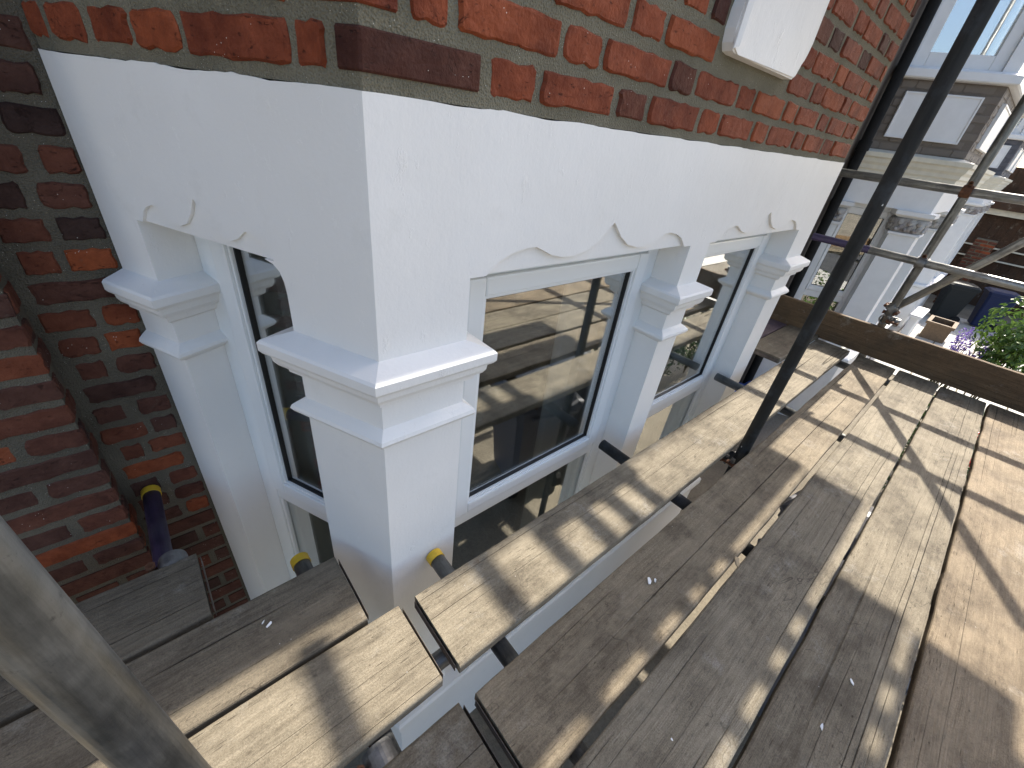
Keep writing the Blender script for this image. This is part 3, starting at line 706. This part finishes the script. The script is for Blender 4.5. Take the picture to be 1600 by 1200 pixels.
neighbour(11.9, -.05, 'slate grey painted house furthest along the terrace, two bays away', 'slate_brick', 'slate_joint', True)

# ------------------------------------------------------------------ scaffold boards
def board_me(name, L, W, T, mat, seed=0, chip=.004, notch=None):
    rnd = random.Random(seed); n = max(6, int(L/.06)); v = []; f = []
    r = .006
    sec = []
    for cx, cy, a0 in ((W/2-r, T/2-r, 0), (-W/2+r, T/2-r, 90), (-W/2+r, -T/2+r, 180), (W/2-r, -T/2+r, 270)):
        for k in (0, 45, 90):
            a = R(a0+k); sec.append((cx+r*math.cos(a), cy+r*math.sin(a)))
    m = len(sec); ph = rnd.uniform(0, 100)
    # extra points on the top face so it can be worn
    for i in range(n+1):
        x = -L/2+L*i/n
        endk = min(i, n-i)
        for (y, z) in sec:
            e = noise.noise((x*5+ph, 3 if y > 0 else 9, 1))*chip*.8+noise.noise((x*22+ph, 3 if y > 0 else 9, 4))*chip*.5
            yy = y+(e if y > 0 else -e)*(1 if abs(y) > W/2-.01 else .3)
            zz = z+noise.noise((x*1.1+ph, y*3, 7))*.003
            xx = x
            if endk == 0: xx += (1 if i else -1)*(-abs(y)/(W/2))**2*0-(1 if i else -1)*(abs(noise.noise((y*14+ph, z*20, 2)))*.004+(.006 if abs(y) > W/2-.012 else 0)); yy *= .992; 
            v.append((xx, yy, zz))
    for i in range(n):
        for j in range(m):
            k = (j+1) % m; f.append((i*m+j, i*m+k, (i+1)*m+k, (i+1)*m+j))
    f.append(tuple(range(m-1, -1, -1))); f.append(tuple(n*m+j for j in range(m)))
    me = me_from(name, v, f); me.materials.append(MT[mat]); return me
def hoop(L, W, T, end, parent, loc, x_at):
    """thin steel strip nailed round a board end"""
    w_ = .024; t = .0012; bm = bmesh.new()
    x = x_at
    box2(bm, (x-w_/2, -W/2-t-.004, -T/2-t-.003), (x+w_/2, W/2+t+.004, -T/2-.003+t)); box2(bm, (x-w_/2, -W/2-t-.0045, -T/2-t), (x+w_/2, -W/2-.0045+t, T/2)); box2(bm, (x-w_/2, W/2+.0045-t, -T/2), (x+w_/2, W/2+t+.0045, T/2))
    return bm
BT = .038
def board(x0, x1, y0, y1, label, mat='wood', z=0., tilt=0., yaw=0., group='boards of the working deck', band=True, seed=None, vert=False):
    L, W = x1-x0, y1-y0; c = ((x0+x1)/2, (y0+y1)/2, z-BT/2)
    seed = seed if seed is not None else int((x0*31+y0*77+z*13)*100)
    o = link('scaffold_board', board_me('scaffold_board', L, W, BT, mat, seed), None, None, c)
    o.rotation_euler = (tilt, 0, yaw)
    tag(o, label, 'scaffold board', group)
    if band:
        e = L/2-.0005
        for s in (-1, 1):
            bm = bmesh.new(); box2(bm, (s*e, -W/2+.012, -BT/2+.004), (s*(e+.0012), W/2-.012, BT/2-.006))
            b_ = link('end_band', bm_me('end_band', bm), 'band'); b_.parent = o; b_.location = (0, 0, 0)
    return o
board(0.000, 3.452, -.349, -.124, 'sunlit board of the deck lying closest to the white front windows, knot near its end', 'wood', z=.002)
board(-.002, 3.45, -.632, -.412, 'second deck board from the windows, against the foot of the dark upright', 'wood', z=-.001)
board(-1.35, 3.448, -.868, -.651, 'third deck board from the windows, with pale boot scuffs', 'wood', z=.003)
board(-1.2, 3.446, -1.104, -.878, 'fourth deck board from the windows, half in shadow', 'wood', z=0)
board(-1.1, 3.447, -1.338, -1.114, 'fifth deck board from the windows, reddish and ridged along its grain', 'wood_red', z=.004)
board(-1.4, 3.444, -1.575, -1.350, 'outermost deck board along the right edge of the photo', 'wood_red', z=.001)
board(-3.2, -.034, -.346, -.119, 'pale board ending beside the nearest end of the sunlit front board', 'wood', z=0)
board(-3.1, -.115, -.108, .118, 'dark board left of the corner pilaster, sun on its outer edge', 'wood_dark', z=.003)
board(-3.0, -.418, .134, .352, 'short grey board at the brick wall with the purple tube beneath it', 'wood_dark', z=.001)
board(-.345, -.028, -.630, -.402, 'dark brown board end at the bottom edge between two paler boards', 'wood_dark', z=-.006)
board(2.67, 3.45, -.122, .096, 'grey board stub past the far pilaster against the brown end board', 'wood_dark', z=.032)
board(2.86, 3.45, .106, .30, 'purple stained board stub furthest in behind the far pilaster', 'wood_purple', z=.026)
# end toe board on edge, with a second board outside it
def edge_board(x, y0, y1, z0, z1, label, mat):
    L, W = y1-y0, z1-z0
    o = link('toe_board', board_me('toe_board', L, W, BT, mat, 5), None, None, (x, (y0+y1)/2, (z0+z1)/2))
    o.rotation_euler = (R(90), 0, R(90)); tag(o, label, 'toe board'); return o
edge_board(3.478, -2.1, .42, .008, .222, 'brown toe board on edge across the far end of the deck', 'wood_toe')
o = link('scaffold_board', board_me('scaffold_board', 2.6, .225, BT, 'wood_dark', 23), None, None, (3.76, -.9, .06))
o.rotation_euler = (0, 0, R(90)); tag(o, 'grey board lying just outside the brown toe board', 'scaffold board')
# upper lift, whose shadow lies on the deck
ZU = 2.0
U = 2.54
for i, (a, b, y0, y1) in enumerate([(1.95, 1.68+U, -.583, -.375), (1.9, 1.655+U, -.820, -.607), (1.92, 1.165+U, -1.040, -.844), (1.94, 1.13+U, -1.290, -1.064), (1.9, 1.14+U, -1.54, -1.31)]):
    board(a, b, y0, y1, ['upper lift board overhead nearest the house, reaching past the deck end', 'upper lift board overhead, second from the house', 'upper lift board overhead, middle of five', 'upper lift board overhead, fourth from the house', 'upper lift board overhead, outermost of five'][i], 'wood_dark', z=ZU+BT, group='boards of the upper lift')

board(3.02, 3.52, -.185, .0, 'short offcut overhead between the upper lift and the house', 'wood_dark', z=ZU+BT, group='boards of the upper lift')

# ------------------------------------------------------------------ scaffold tubes
TR = .02415
def tube(a, b, label, mat='steel', group=None, caps=(), name='scaffold_tube'):
    a = Vector(a); b = Vector(b); c = a
    q = (b-a).to_track_quat('Z', 'Y'); L = (b-a).length
    o = link(name, tube_me(name, (0, 0, 0), (0, 0, L), TR), mat, None, c); o.rotation_euler = q.to_euler()
    tag(o, label, 'scaffold tube', group)
    for e in caps:
        bm = bmesh.new(); z0, z1 = (-.004, .022) if e == 0 else (L-.022, L+.004)
        add_tube(bm, (0, 0, z0), (0, 0, z1), TR+.0022, 28)
        m = bm_me('end_cap', bm); m.materials.append(MT['yellow']); k = bpy.data.objects.new('end_cap', m); COL.objects.link(k); k.parent = o
    return o
XS = (-.434, 1.566, 3.567)
tube((-.364, -.541, ZG+.02), (-.583, -.166, 4.6), 'thick looking grey upright tube close to the camera at lower left', 'steel', 'upright tubes of the scaffold')
tube((1.562, -.384, ZG+.02), (1.562, -.384, 4.6), 'dark upright tube rising between the first two deck boards', 'steel_dark', 'upright tubes of the scaffold')
tube((3.562, -.415, ZG+.02), (3.562, -.415, 4.6), 'far upright tube clamped just beyond the brown toe board', 'steel', 'upright tubes of the scaffold')
for i, x in enumerate((-.436, 1.562, 3.562)):
    tube((x, -1.62, ZG+.02), (x, -1.62, 4.6), ['outer upright tube behind the camera', 'outer upright tube beside the middle of the deck', 'outer upright tube at the far end of the deck'][i], 'steel', 'upright tubes of the scaffold')
zt = -BT-TR-.003
tube((-.505, -1.75, zt), (-.505, .755, zt), 'purple painted tube with a yellow cap touching the brick wall', 'steel_purple', 'cross tubes under the deck', (1,))
tube((-.197, -1.75, zt), (-.197, .215, zt), 'yellow capped tube end peeping over the dark board by the side window', 'steel', 'cross tubes under the deck', (1,))
tube((.140, -1.75, zt), (.140, -.008, zt), 'yellow capped grey tube end against the white corner pilaster', 'steel', 'cross tubes under the deck', (1,))
tube((1.062, -1.75, zt), (1.062, .045, zt), 'uncapped tube end in front of the middle pilaster', 'steel_dark', 'cross tubes under the deck')
tube((2.225, -1.75, zt), (2.225, .065, zt), 'scuffed tube end in front of the far pilaster', 'steel', 'cross tubes under the deck')
tube((3.30, -1.75, zt), (3.30, .40, zt), 'cross tube under the far end of the deck by the toe board', 'steel', 'cross tubes under the deck')
zl = zt-2*TR-.002
tube((-3, -.262, zl), (4.0, -.262, zl), 'long tube under the deck on the house side', 'steel', 'long tubes under the deck')
tube((-3, -1.57, zl), (4.0, -1.57, zl), 'long tube under the outer edge of the deck', 'steel', 'long tubes under the deck')
# guard rails across the far end
tube((3.518, .26, 1.098), (3.518, -1.95, 1.085), 'top guard rail tube across the far end of the scaffold', 'steel_rail', 'guard rails')
mid = tube((3.518, .235, .672), (3.518, -1.95, .662), 'lower guard rail tube with purple paint at its house end', 'steel_rail', 'guard rails')
bm = bmesh.new(); add_tube(bm, (0, 0, -.002), (0, 0, .36), TR+.0008, 28); m = bm_me('purple_paint', bm); m.materials.append(MT['steel_purple']); k = bpy.data.objects.new('painted_length', m); COL.objects.link(k); k.parent = mid
tube((3.612, -.40, .31), (3.612, -1.30, 1.70), 'diagonal brace tube leaning out from the far upright', 'steel_rail')
# ledgers and putlogs of the upper lift
tube((-3, -.352, ZU-.075), (4.3, -.352, ZU-.075), 'long tube overhead on the house side of the upper lift', 'steel', 'tubes of the upper lift')
tube((-3, -1.57, ZU-.075), (4.3, -1.57, ZU-.075), 'long tube overhead on the outer side of the upper lift', 'steel', 'tubes of the upper lift')
for i, x in enumerate((2.25, 2.72, 2.955, 3.27, 3.13, 3.42)):
    tube((x, -1.75, ZU-TR), (x, -.06 if i != 2 else .02, ZU-TR), 'cross tube overhead carrying the upper lift, %s' % ['at its near end', 'second from its near end', 'third from its near end', 'fifth from its near end', 'fourth from its near end', 'closest to its far end'][i], 'steel', 'tubes of the upper lift')
# couplers
def coupler(c, axis_a, axis_b, label, mat='zinc', group='couplers of the scaffold'):
    """two half-clamps back to back with flap, bolt and nut"""
    c = Vector(c); a = Vector(axis_a).normalized(); b = Vector(axis_b).normalized(); n = a.cross(b).normalized()
    o = thing('scaffold_coupler', label, 'coupler', c, group)
    def clamp(ax, cen, side, nm):
        bm = bmesh.new(); ro, ri, w_ = TR+.0085, TR+.001, .025
        x = ax.cross(n).normalized(); 
        segs = 26
        rows = []
        for k in range(segs+1):
            t = 2*math.pi*k/segs*.93+.2
            d = x*math.cos(t)+n*math.sin(t)
            rows.append([bm.verts.new(cen+d*r_+ax*s_) for r_, s_ in ((ri, -w_), (ro, -w_), (ro+.002, -w_*.6), (ro+.002, w_*.6), (ro, w_), (ri, w_))])
        for p, q in zip(rows[:-1], rows[1:]):
            for i in range(6): bm.faces.new((p[i], q[i], q[(i+1) % 6], p[(i+1) % 6]))
        bm.faces.new(rows[0]); bm.faces.new(rows[-1])
        k = link(nm, bm_me(nm, bm), mat, o)
        bm = bmesh.new(); f = cen+x*(ro+.012)
        add_tube(bm, f-n*.034, f+n*.036, .0065, 10); add_tube(bm, f+n*.022, f+n*.036, .0125, 6); add_tube(bm, f-n*.034, f-n*.026, .012, 6)
        add_box(bm, f-x*.008, (.022, .022, .012))
        link('bolt', bm_me('bolt', bm), 'rust', o)
    clamp(a, c-n*(TR+.001), -1, 'clamp_ring'); clamp(b, c+n*(TR+.001), 1, 'clamp_ring')
    return o
coupler((3.54, -.415, 1.094), (0, 0, 1), (0, 1, 0), 'rusty coupler joining the top guard rail to the far upright', 'rust')
coupler((3.54, -.415, .668), (0, 0, 1), (0, 1, 0), 'dark coupler joining the lower guard rail to the far upright')
coupler((3.587, -.415, .345), (0, .54, -.84), (0, 0, 1), 'coupler holding the diagonal brace at the foot of the far upright')
coupler((3.562, -.437, .262), (0, 0, 1), (1, 0, 0), 'muddy coupler standing over the top edge of the toe board')
coupler((-.480, .37, -.055), (0, 1, 0), (1, 0, 0), 'grey clamp where the purple tube meets the short board')
coupler((-.215, -.375, -.085), (0, 1, 0), (1, 0, 0), 'clamp on the cross tube visible in the gap at the bottom edge')
coupler((1.562, -.33, zl+.02), (0, 0, 1), (1, 0, 0), 'clamp at the foot of the dark upright below the boards')
coupler((1.075, -.275, zl+.03), (0, 1, 0), (1, 0, 0), 'clamp glimpsed in the gap between the first two boards')

# ------------------------------------------------------------------ plants
def leaf_cloud(bm, cen, rad, n, size, rnd, flat=1.0, up=.2):
    for i in range(n):
        while True:
            d = Vector((rnd.uniform(-1, 1), rnd.uniform(-1, 1), rnd.uniform(-1, 1)))
            if .1 < d.length < 1: break
        d = d.normalized()*(d.length**.45)
        if noise.noise(d*2.3+Vector(cen)*3) < -.22: continue
        q = Vector(cen)+Vector((d.x*rad[0], d.y*rad[1], d.z*rad[2]))
        nn = (d+Vector((rnd.uniform(-.7, .7), rnd.uniform(-.7, .7), rnd.uniform(-.2, 1.0)))).normalized()
        t = nn.orthogonal().normalized(); t = Matrix.Rotation(rnd.uniform(0, 6.28), 3, nn) @ t; s = nn.cross(t)
        L = size*rnd.uniform(.6, 1.3); W = L*rnd.uniform(.4, .55)
        vs = [bm.verts.new(q+t*x*L+s*y*W+nn*z*L) for x, y, z in ((-.5, 0, -.05), (-.1, -.5, .06), (.3, -.3, .05), (.55, 0, -.1), (.3, .3, .05), (-.1, .5, .06), (0.1, 0, 0))]
        for i_ in range(6): bm.faces.new((vs[i_], vs[(i_+1) % 6], vs[6]))
def stems(bm, base, tops, r=.006):
    for t in tops:
        add_tube(bm, base, t, r, 6, False)
def bush(name, label, cat, base, rad, zc, n, size, mat, seed, flowers=None, group=None):
    rnd = random.Random(seed); o = thing(name, label, cat, base, group)
    cen = Vector(base)+Vector((0, 0, zc))
    bm = bmesh.new()
    tops = []
    for k in range(5):
        q = cen+Vector((rnd.uniform(-.5, .5)*rad[0], rnd.uniform(-.5, .5)*rad[1], rnd.uniform(-.3, .4)*rad[2])); tops.append(q)
        leaf_cloud(bm, q, [r*.62 for r in rad], n//5, size, rnd)
    m = bpy.data.meshes.new('crown'); bm.to_mesh(m); bm.free(); link('foliage', m, mat, o)
    bm = bmesh.new(); stems(bm, Vector(base), tops, .008); link('stem', bm_me('stem', bm), 'stem', o)
    if flowers:
        fm, k, fs = flowers
        for i in range(k):
            d = Vector((rnd.uniform(-1, 1), rnd.uniform(-1, .4), rnd.uniform(.1, 1))).normalized()
            q = cen+Vector((d.x*rad[0], d.y*rad[1], d.z*rad[2]))*1.02
            bm = bmesh.new(); leaf_cloud(bm, q, (fs, fs, fs*.7), 60, fs*.55, rnd)
            m = bpy.data.meshes.new('flower'); bm.to_mesh(m); bm.free(); link('flower_head', m, fm, o)
    return o
bush('leafy_shrub', 'bright green leafy shrub beyond the toe board at the right edge', 'shrub', (7.0, -1.32, ZG), (.55, .36, .62), 1.30, 2200, .075, 'leaf_a', 3, ('pink', 3, .06))
def lavender(base, label, seed, k=34):
    rnd = random.Random(seed); o = thing('lavender_plant', label, 'plant', base)
    bm = bmesh.new(); base = Vector(base)
    for i in range(k):
        t = base+Vector((rnd.uniform(-.3, .3), rnd.uniform(-.16, .12), rnd.uniform(.95, 1.28)))
        add_tube(bm, base+Vector((rnd.uniform(-.1, .1), rnd.uniform(-.1, .1), 0)), t, .004, 5, False)
        b2 = bmesh.new(); leaf_cloud(b2, t+Vector((0, 0, .04)), (.028, .028, .09), 26, .035, rnd)
        m = bpy.data.meshes.new('flower_spike'); b2.to_mesh(m); b2.free(); link('flower_spike', m, 'lavender', o)
    link('stem', bm_me('stem', bm), 'stem', o)
lavender((6.9, -.98, ZG), 'lavender with purple flower spikes beside the pale paving', 5)
bush('garden_bush', 'dark green bush in the front garden, seen mirrored in the first window', 'shrub', (1.45, -1.95, ZG), (.7, .45, .7), .75, 1700, .07, 'leaf_b', 8)
bush('garden_bush', 'second garden bush further along, mirrored low in the first window', 'shrub', (2.9, -2.05, ZG), (.8, .5, .6), .65, 1500, .07, 'leaf_a', 9)
bush('flower_bush', 'bush with red flowers mirrored in the second window', 'shrub', (4.7, -1.25, ZG), (.5, .4, .45), .6, 1200, .06, 'leaf_b', 11, ('red_fl', 5, .06))
bush('flower_bush', 'bush with white flowers mirrored in the second window', 'shrub', (5.3, -1.2, ZG), (.4, .35, .5), .6, 1000, .06, 'leaf_b', 12, ('white_fl', 5, .06))

# ------------------------------------------------------------------ wheelie bins
def wheelie_bin(loc, rz, mat, label, s=1.0):
    o = thing('wheelie_bin', label, 'bin', loc, 'wheelie bins')
    M = Matrix.Translation(loc) @ Matrix.Rotation(rz, 4, 'Z') @ Matrix.Scale(s, 4)
    bm = bmesh.new(); w0, d0, w1, d1, h = .20, .22, .28, .30, .95
    def ringv(w_, d_, z, dy=0): return [bm.verts.new((x*w_, y*d_+dy, z)) for x, y in ((-1, -.85), (-.85, -1), (.85, -1), (1, -.85), (1, .85), (.85, 1), (-.85, 1), (-1, .85))]
    rs = [ringv(w0, d0, .05), ringv(w0*1.02, d0*1.02, .07), ringv(w1, d1, h-.06), ringv(w1+.02, d1+.02, h-.055), ringv(w1+.02, d1+.02, h)]
    for a, b in zip(rs[:-1], rs[1:]):
        for i in range(8): bm.faces.new((a[i], a[(i+1) % 8], b[(i+1) % 8], b[i]))
    bm.faces.new(rs[0]); bm.faces.new(rs[-1]); bmesh.ops.transform(bm, matrix=M, verts=bm.verts); link('bin_body', bm_me('bin_body', bm), mat, o)
    bm = bmesh.new(); rs = [ringv(w1+.03, d1+.03, h+.002), ringv(w1+.03, d1+.03, h+.03), ringv(w1-.02, d1-.02, h+.075), ringv(w1*.6, d1*.6, h+.09)]
    for a, b in zip(rs[:-1], rs[1:]):
        for i in range(8): bm.faces.new((a[i], a[(i+1) % 8], b[(i+1) % 8], b[i]))
    bm.faces.new(rs[0]); bm.faces.new(rs[-1]); bmesh.ops.transform(bm, matrix=M, verts=bm.verts); lid = link('lid', bm_me('lid', bm), mat, o)
    bm = bmesh.new(); add_tube(bm, (-.2, d1+.05, h-.02), (.2, d1+.05, h-.02), .016, 10); bmesh.ops.transform(bm, matrix=M, verts=bm.verts); link('handle', bm_me('handle', bm), mat, o)
    for sx in (-1, 1):
        bm = bmesh.new(); add_tube(bm, (sx*.20, d0+.02, .1), (sx*.25, d0+.02, .1), .1, 18); bmesh.ops.transform(bm, matrix=M, verts=bm.verts); link('wheel', bm_me('wheel', bm), 'black', o)
    return o
wheelie_bin((13.9, -.50, ZG+.012), R(200), 'bin_black', 'black wheelie bin standing beside the blue one on the pale paving', .85)
wheelie_bin((14.2, -1.18, ZG+.012), R(195), 'bin_blue', 'blue wheelie bin behind the leafy shrub', .85)
wheelie_bin((1.9, -1.0, ZG), R(15), 'bin_grey', 'grey wheelie bin under the deck, mirrored in the first window')
wheelie_bin((2.55, -.95, ZG), R(-10), 'bin_grey', 'second grey wheelie bin under the deck, mirrored beside the first')

# ------------------------------------------------------------------ beyond the scaffold: paving slabs, planter, porch
pav = sheet('paving', 8.6, -3.2, 15, .6, ZG+.004, 'ground')
slab = bmesh.new(); box2(slab, (-.29, -.29, 0), (.29, .29, .012), None, .004); slab = bm_me('slab', slab); slab.materials.append(MT['paving'])
for i in range(10):
    for j in range(6):
        o = bpy.data.objects.new('slab', slab); COL.objects.link(o); o.parent = pav; o.location = (8.95+i*.6, .2-j*.6, ZG+.005); o.rotation_euler = (0, 0, R(90*((i*7+j*3) % 4)))
def planter(loc, label):
    o = thing('planter', label, 'planter', loc); x, y, z = loc
    bm = bmesh.new()
    for a, b in (((-.3, -.2, 0), (.3, -.17, .34)), ((-.3, .17, 0), (.3, .2, .34)), ((-.3, -.17, 0), (-.27, .17, .34)), ((.27, -.17, 0), (.3, .17, .34))): box2(bm, [p+q for p, q in zip(a, loc)], [p+q for p, q in zip(b, loc)], None, .004)
    for a, b in (((-.33, -.23, .30), (.33, -.165, .36)), ((-.33, .165, .30), (.33, .23, .36)), ((-.33, -.165, .30), (-.265, .165, .36)), ((.265, -.165, .30), (.33, .165, .36))): box2(bm, [p+q for p, q in zip(a, loc)], [p+q for p, q in zip(b, loc)], None, .004)
    link('planter_box', bm_me('planter_box', bm), 'terracotta', o)
    bm = bmesh.new(); box2(bm, (x-.27, y-.17, z+.1), (x+.27, y+.17, z+.27)); link('soil', bm_me('soil', bm), 'soil', o)
planter((11.9, -.62, ZG+.012), 'square wooden planter of bare soil on the pale paving by the bins')
bm = bmesh.new(); box2(bm, (10.6, -.30, ZG), (11.4, -.18, ZG+.55), None, .01); box2(bm, (10.55, -.34, ZG+.55), (11.45, -.14, ZG+.61), None, .01)
o = link('garden_wall', bm_me('garden_wall', bm), 'trim'); tag(o, 'low white garden wall with coping in front of the second house', 'wall')
# dark timber porch beyond the second house
pt = thing('timber_porch', 'dark brown boarded porch with a cream beam beyond the bins', 'porch', (16.8, -1.0, ZG))
for k in range(22):
    bm = bmesh.new(); y = .55-k*.17; box2(bm, (16.8+random.uniform(0, .01), y-.083, ZG), (16.84, y+.083, 1.6), None, .004); link('plank', bm_me('plank', bm), 'timber', pt)
bm = bmesh.new(); box2(bm, (16.845, -3.3, ZG), (16.95, .7, 1.6)); link('porch_wall', bm_me('porch_wall', bm), 'timber', pt)
bm = bmesh.new(); box2(bm, (16.6, -3.3, .52), (16.78, .7, .66), None, .01); link('beam', bm_me('beam', bm), 'cream', pt)
bm = bmesh.new(); box2(bm, (16.45, -3.3, .66), (16.78, .7, 1.05), None, .01); link('fascia', bm_me('fascia', bm), 'timber', pt)
for k in range(2):
    bm = bmesh.new(); box2(bm, (16.7, -3.2, -.25-k*.28), (16.79, .6, -.22-k*.28)); link('rail', bm_me('rail', bm), 'cream', pt)
bp = thing('brick_pier', 'small brick garden pier in front of the dark boarded porch', 'pier', (15.6, -.35, ZG))
bm = bmesh.new(); box2(bm, (15.61, -.54, ZG), (15.99, -.16, .0)); link('mortar_core', bm_me('mortar_core', bm), 'mortar_shaded', bp)
FB = Face((15.6, -.15), (0, -1), (1, 0))
for c in range(22):
    for a, b in course(.0+(c % 2)*.0, .40, c % 2 == 0): lay_brick(FB, a, b, ZG+.02+c*PITCH, 'brick_shaded', bp)
# blue rubble bag and timber offcut on the ground past our bay
bm = bmesh.new(); g = bmesh.ops.create_icosphere(bm, subdivisions=4, radius=1)
for v in bm.verts:
    n = v.co.normalized(); k = 1+.22*noise.noise(n*2.1)+.12*abs(noise.noise(n*5.5)); v.co = Vector((n.x*.30*k, n.y*.26*k, max(-.2, n.z*.34*k)))
    if v.co.z > .22: v.co.x *= .55; v.co.y *= .55
o = link('rubble_bag', bm_me('rubble_bag', bm, True), 'blue_bag', None, (4.78, .46, ZG+.2)); tag(o, 'bright blue plastic bag on the ground past the far pilaster', 'bag')
# bits of paint and wood dropped on the boards
rnd = random.Random(4)
def flake(x, y, z, s, mat, label, k=1., group='bits dropped on the boards'):
    bm = bmesh.new(); n = 7; top = []; bot = []
    for i in range(n):
        a = 6.283*i/n; r_ = s*rnd.uniform(.35, .7); q = Vector((math.cos(a)*r_*k, math.sin(a)*r_, 0)); h = rnd.uniform(.2, .5)*s
        top.append(bm.verts.new(q+Vector((0, 0, h)))); bot.append(bm.verts.new(q*.9+Vector((0, 0, .0))))
    bm.faces.new(top); bm.faces.new(bot)
    for i in range(n): bm.faces.new((top[i], top[(i+1) % n], bot[(i+1) % n], bot[i]))
    o = link('paint_flake' if mat == 'flake' else 'wood_chip', bm_me('flake', bm), mat, None, (x, y, z)); o.rotation_euler = (0, 0, rnd.uniform(0, 3)); tag(o, label, 'debris', group)
flake(.60, -.50, .001, .012, 'flake', 'white paint flake on the second deck board from the windows', 2.0)
flake(.615, -.512, .001, .007, 'flake', 'smaller white flake beside the big one on the second board', 1.5)
flake(-.32, .02, .005, .006, 'flake', 'tiny white flake on the dark board left of the corner pilaster', 2.5)
flake(-.33, .035, .005, .004, 'flake', 'tiniest white sliver on the dark board left of the corner pilaster', 3.)
flake(.62, -.98, .002, .006, 'flake', 'white speck on the fourth deck board', 3.)
flake(.80, -1.0, .002, .005, 'flake', 'white sliver further along the fourth deck board', 3.)
flake(.905, -.642, -.004, .016, 'chip', 'pale wood chip wedged between the second and third boards', 3.)
flake(.30, -.76, .005, .004, 'flake', 'white crumb on the third deck board', 1.5)
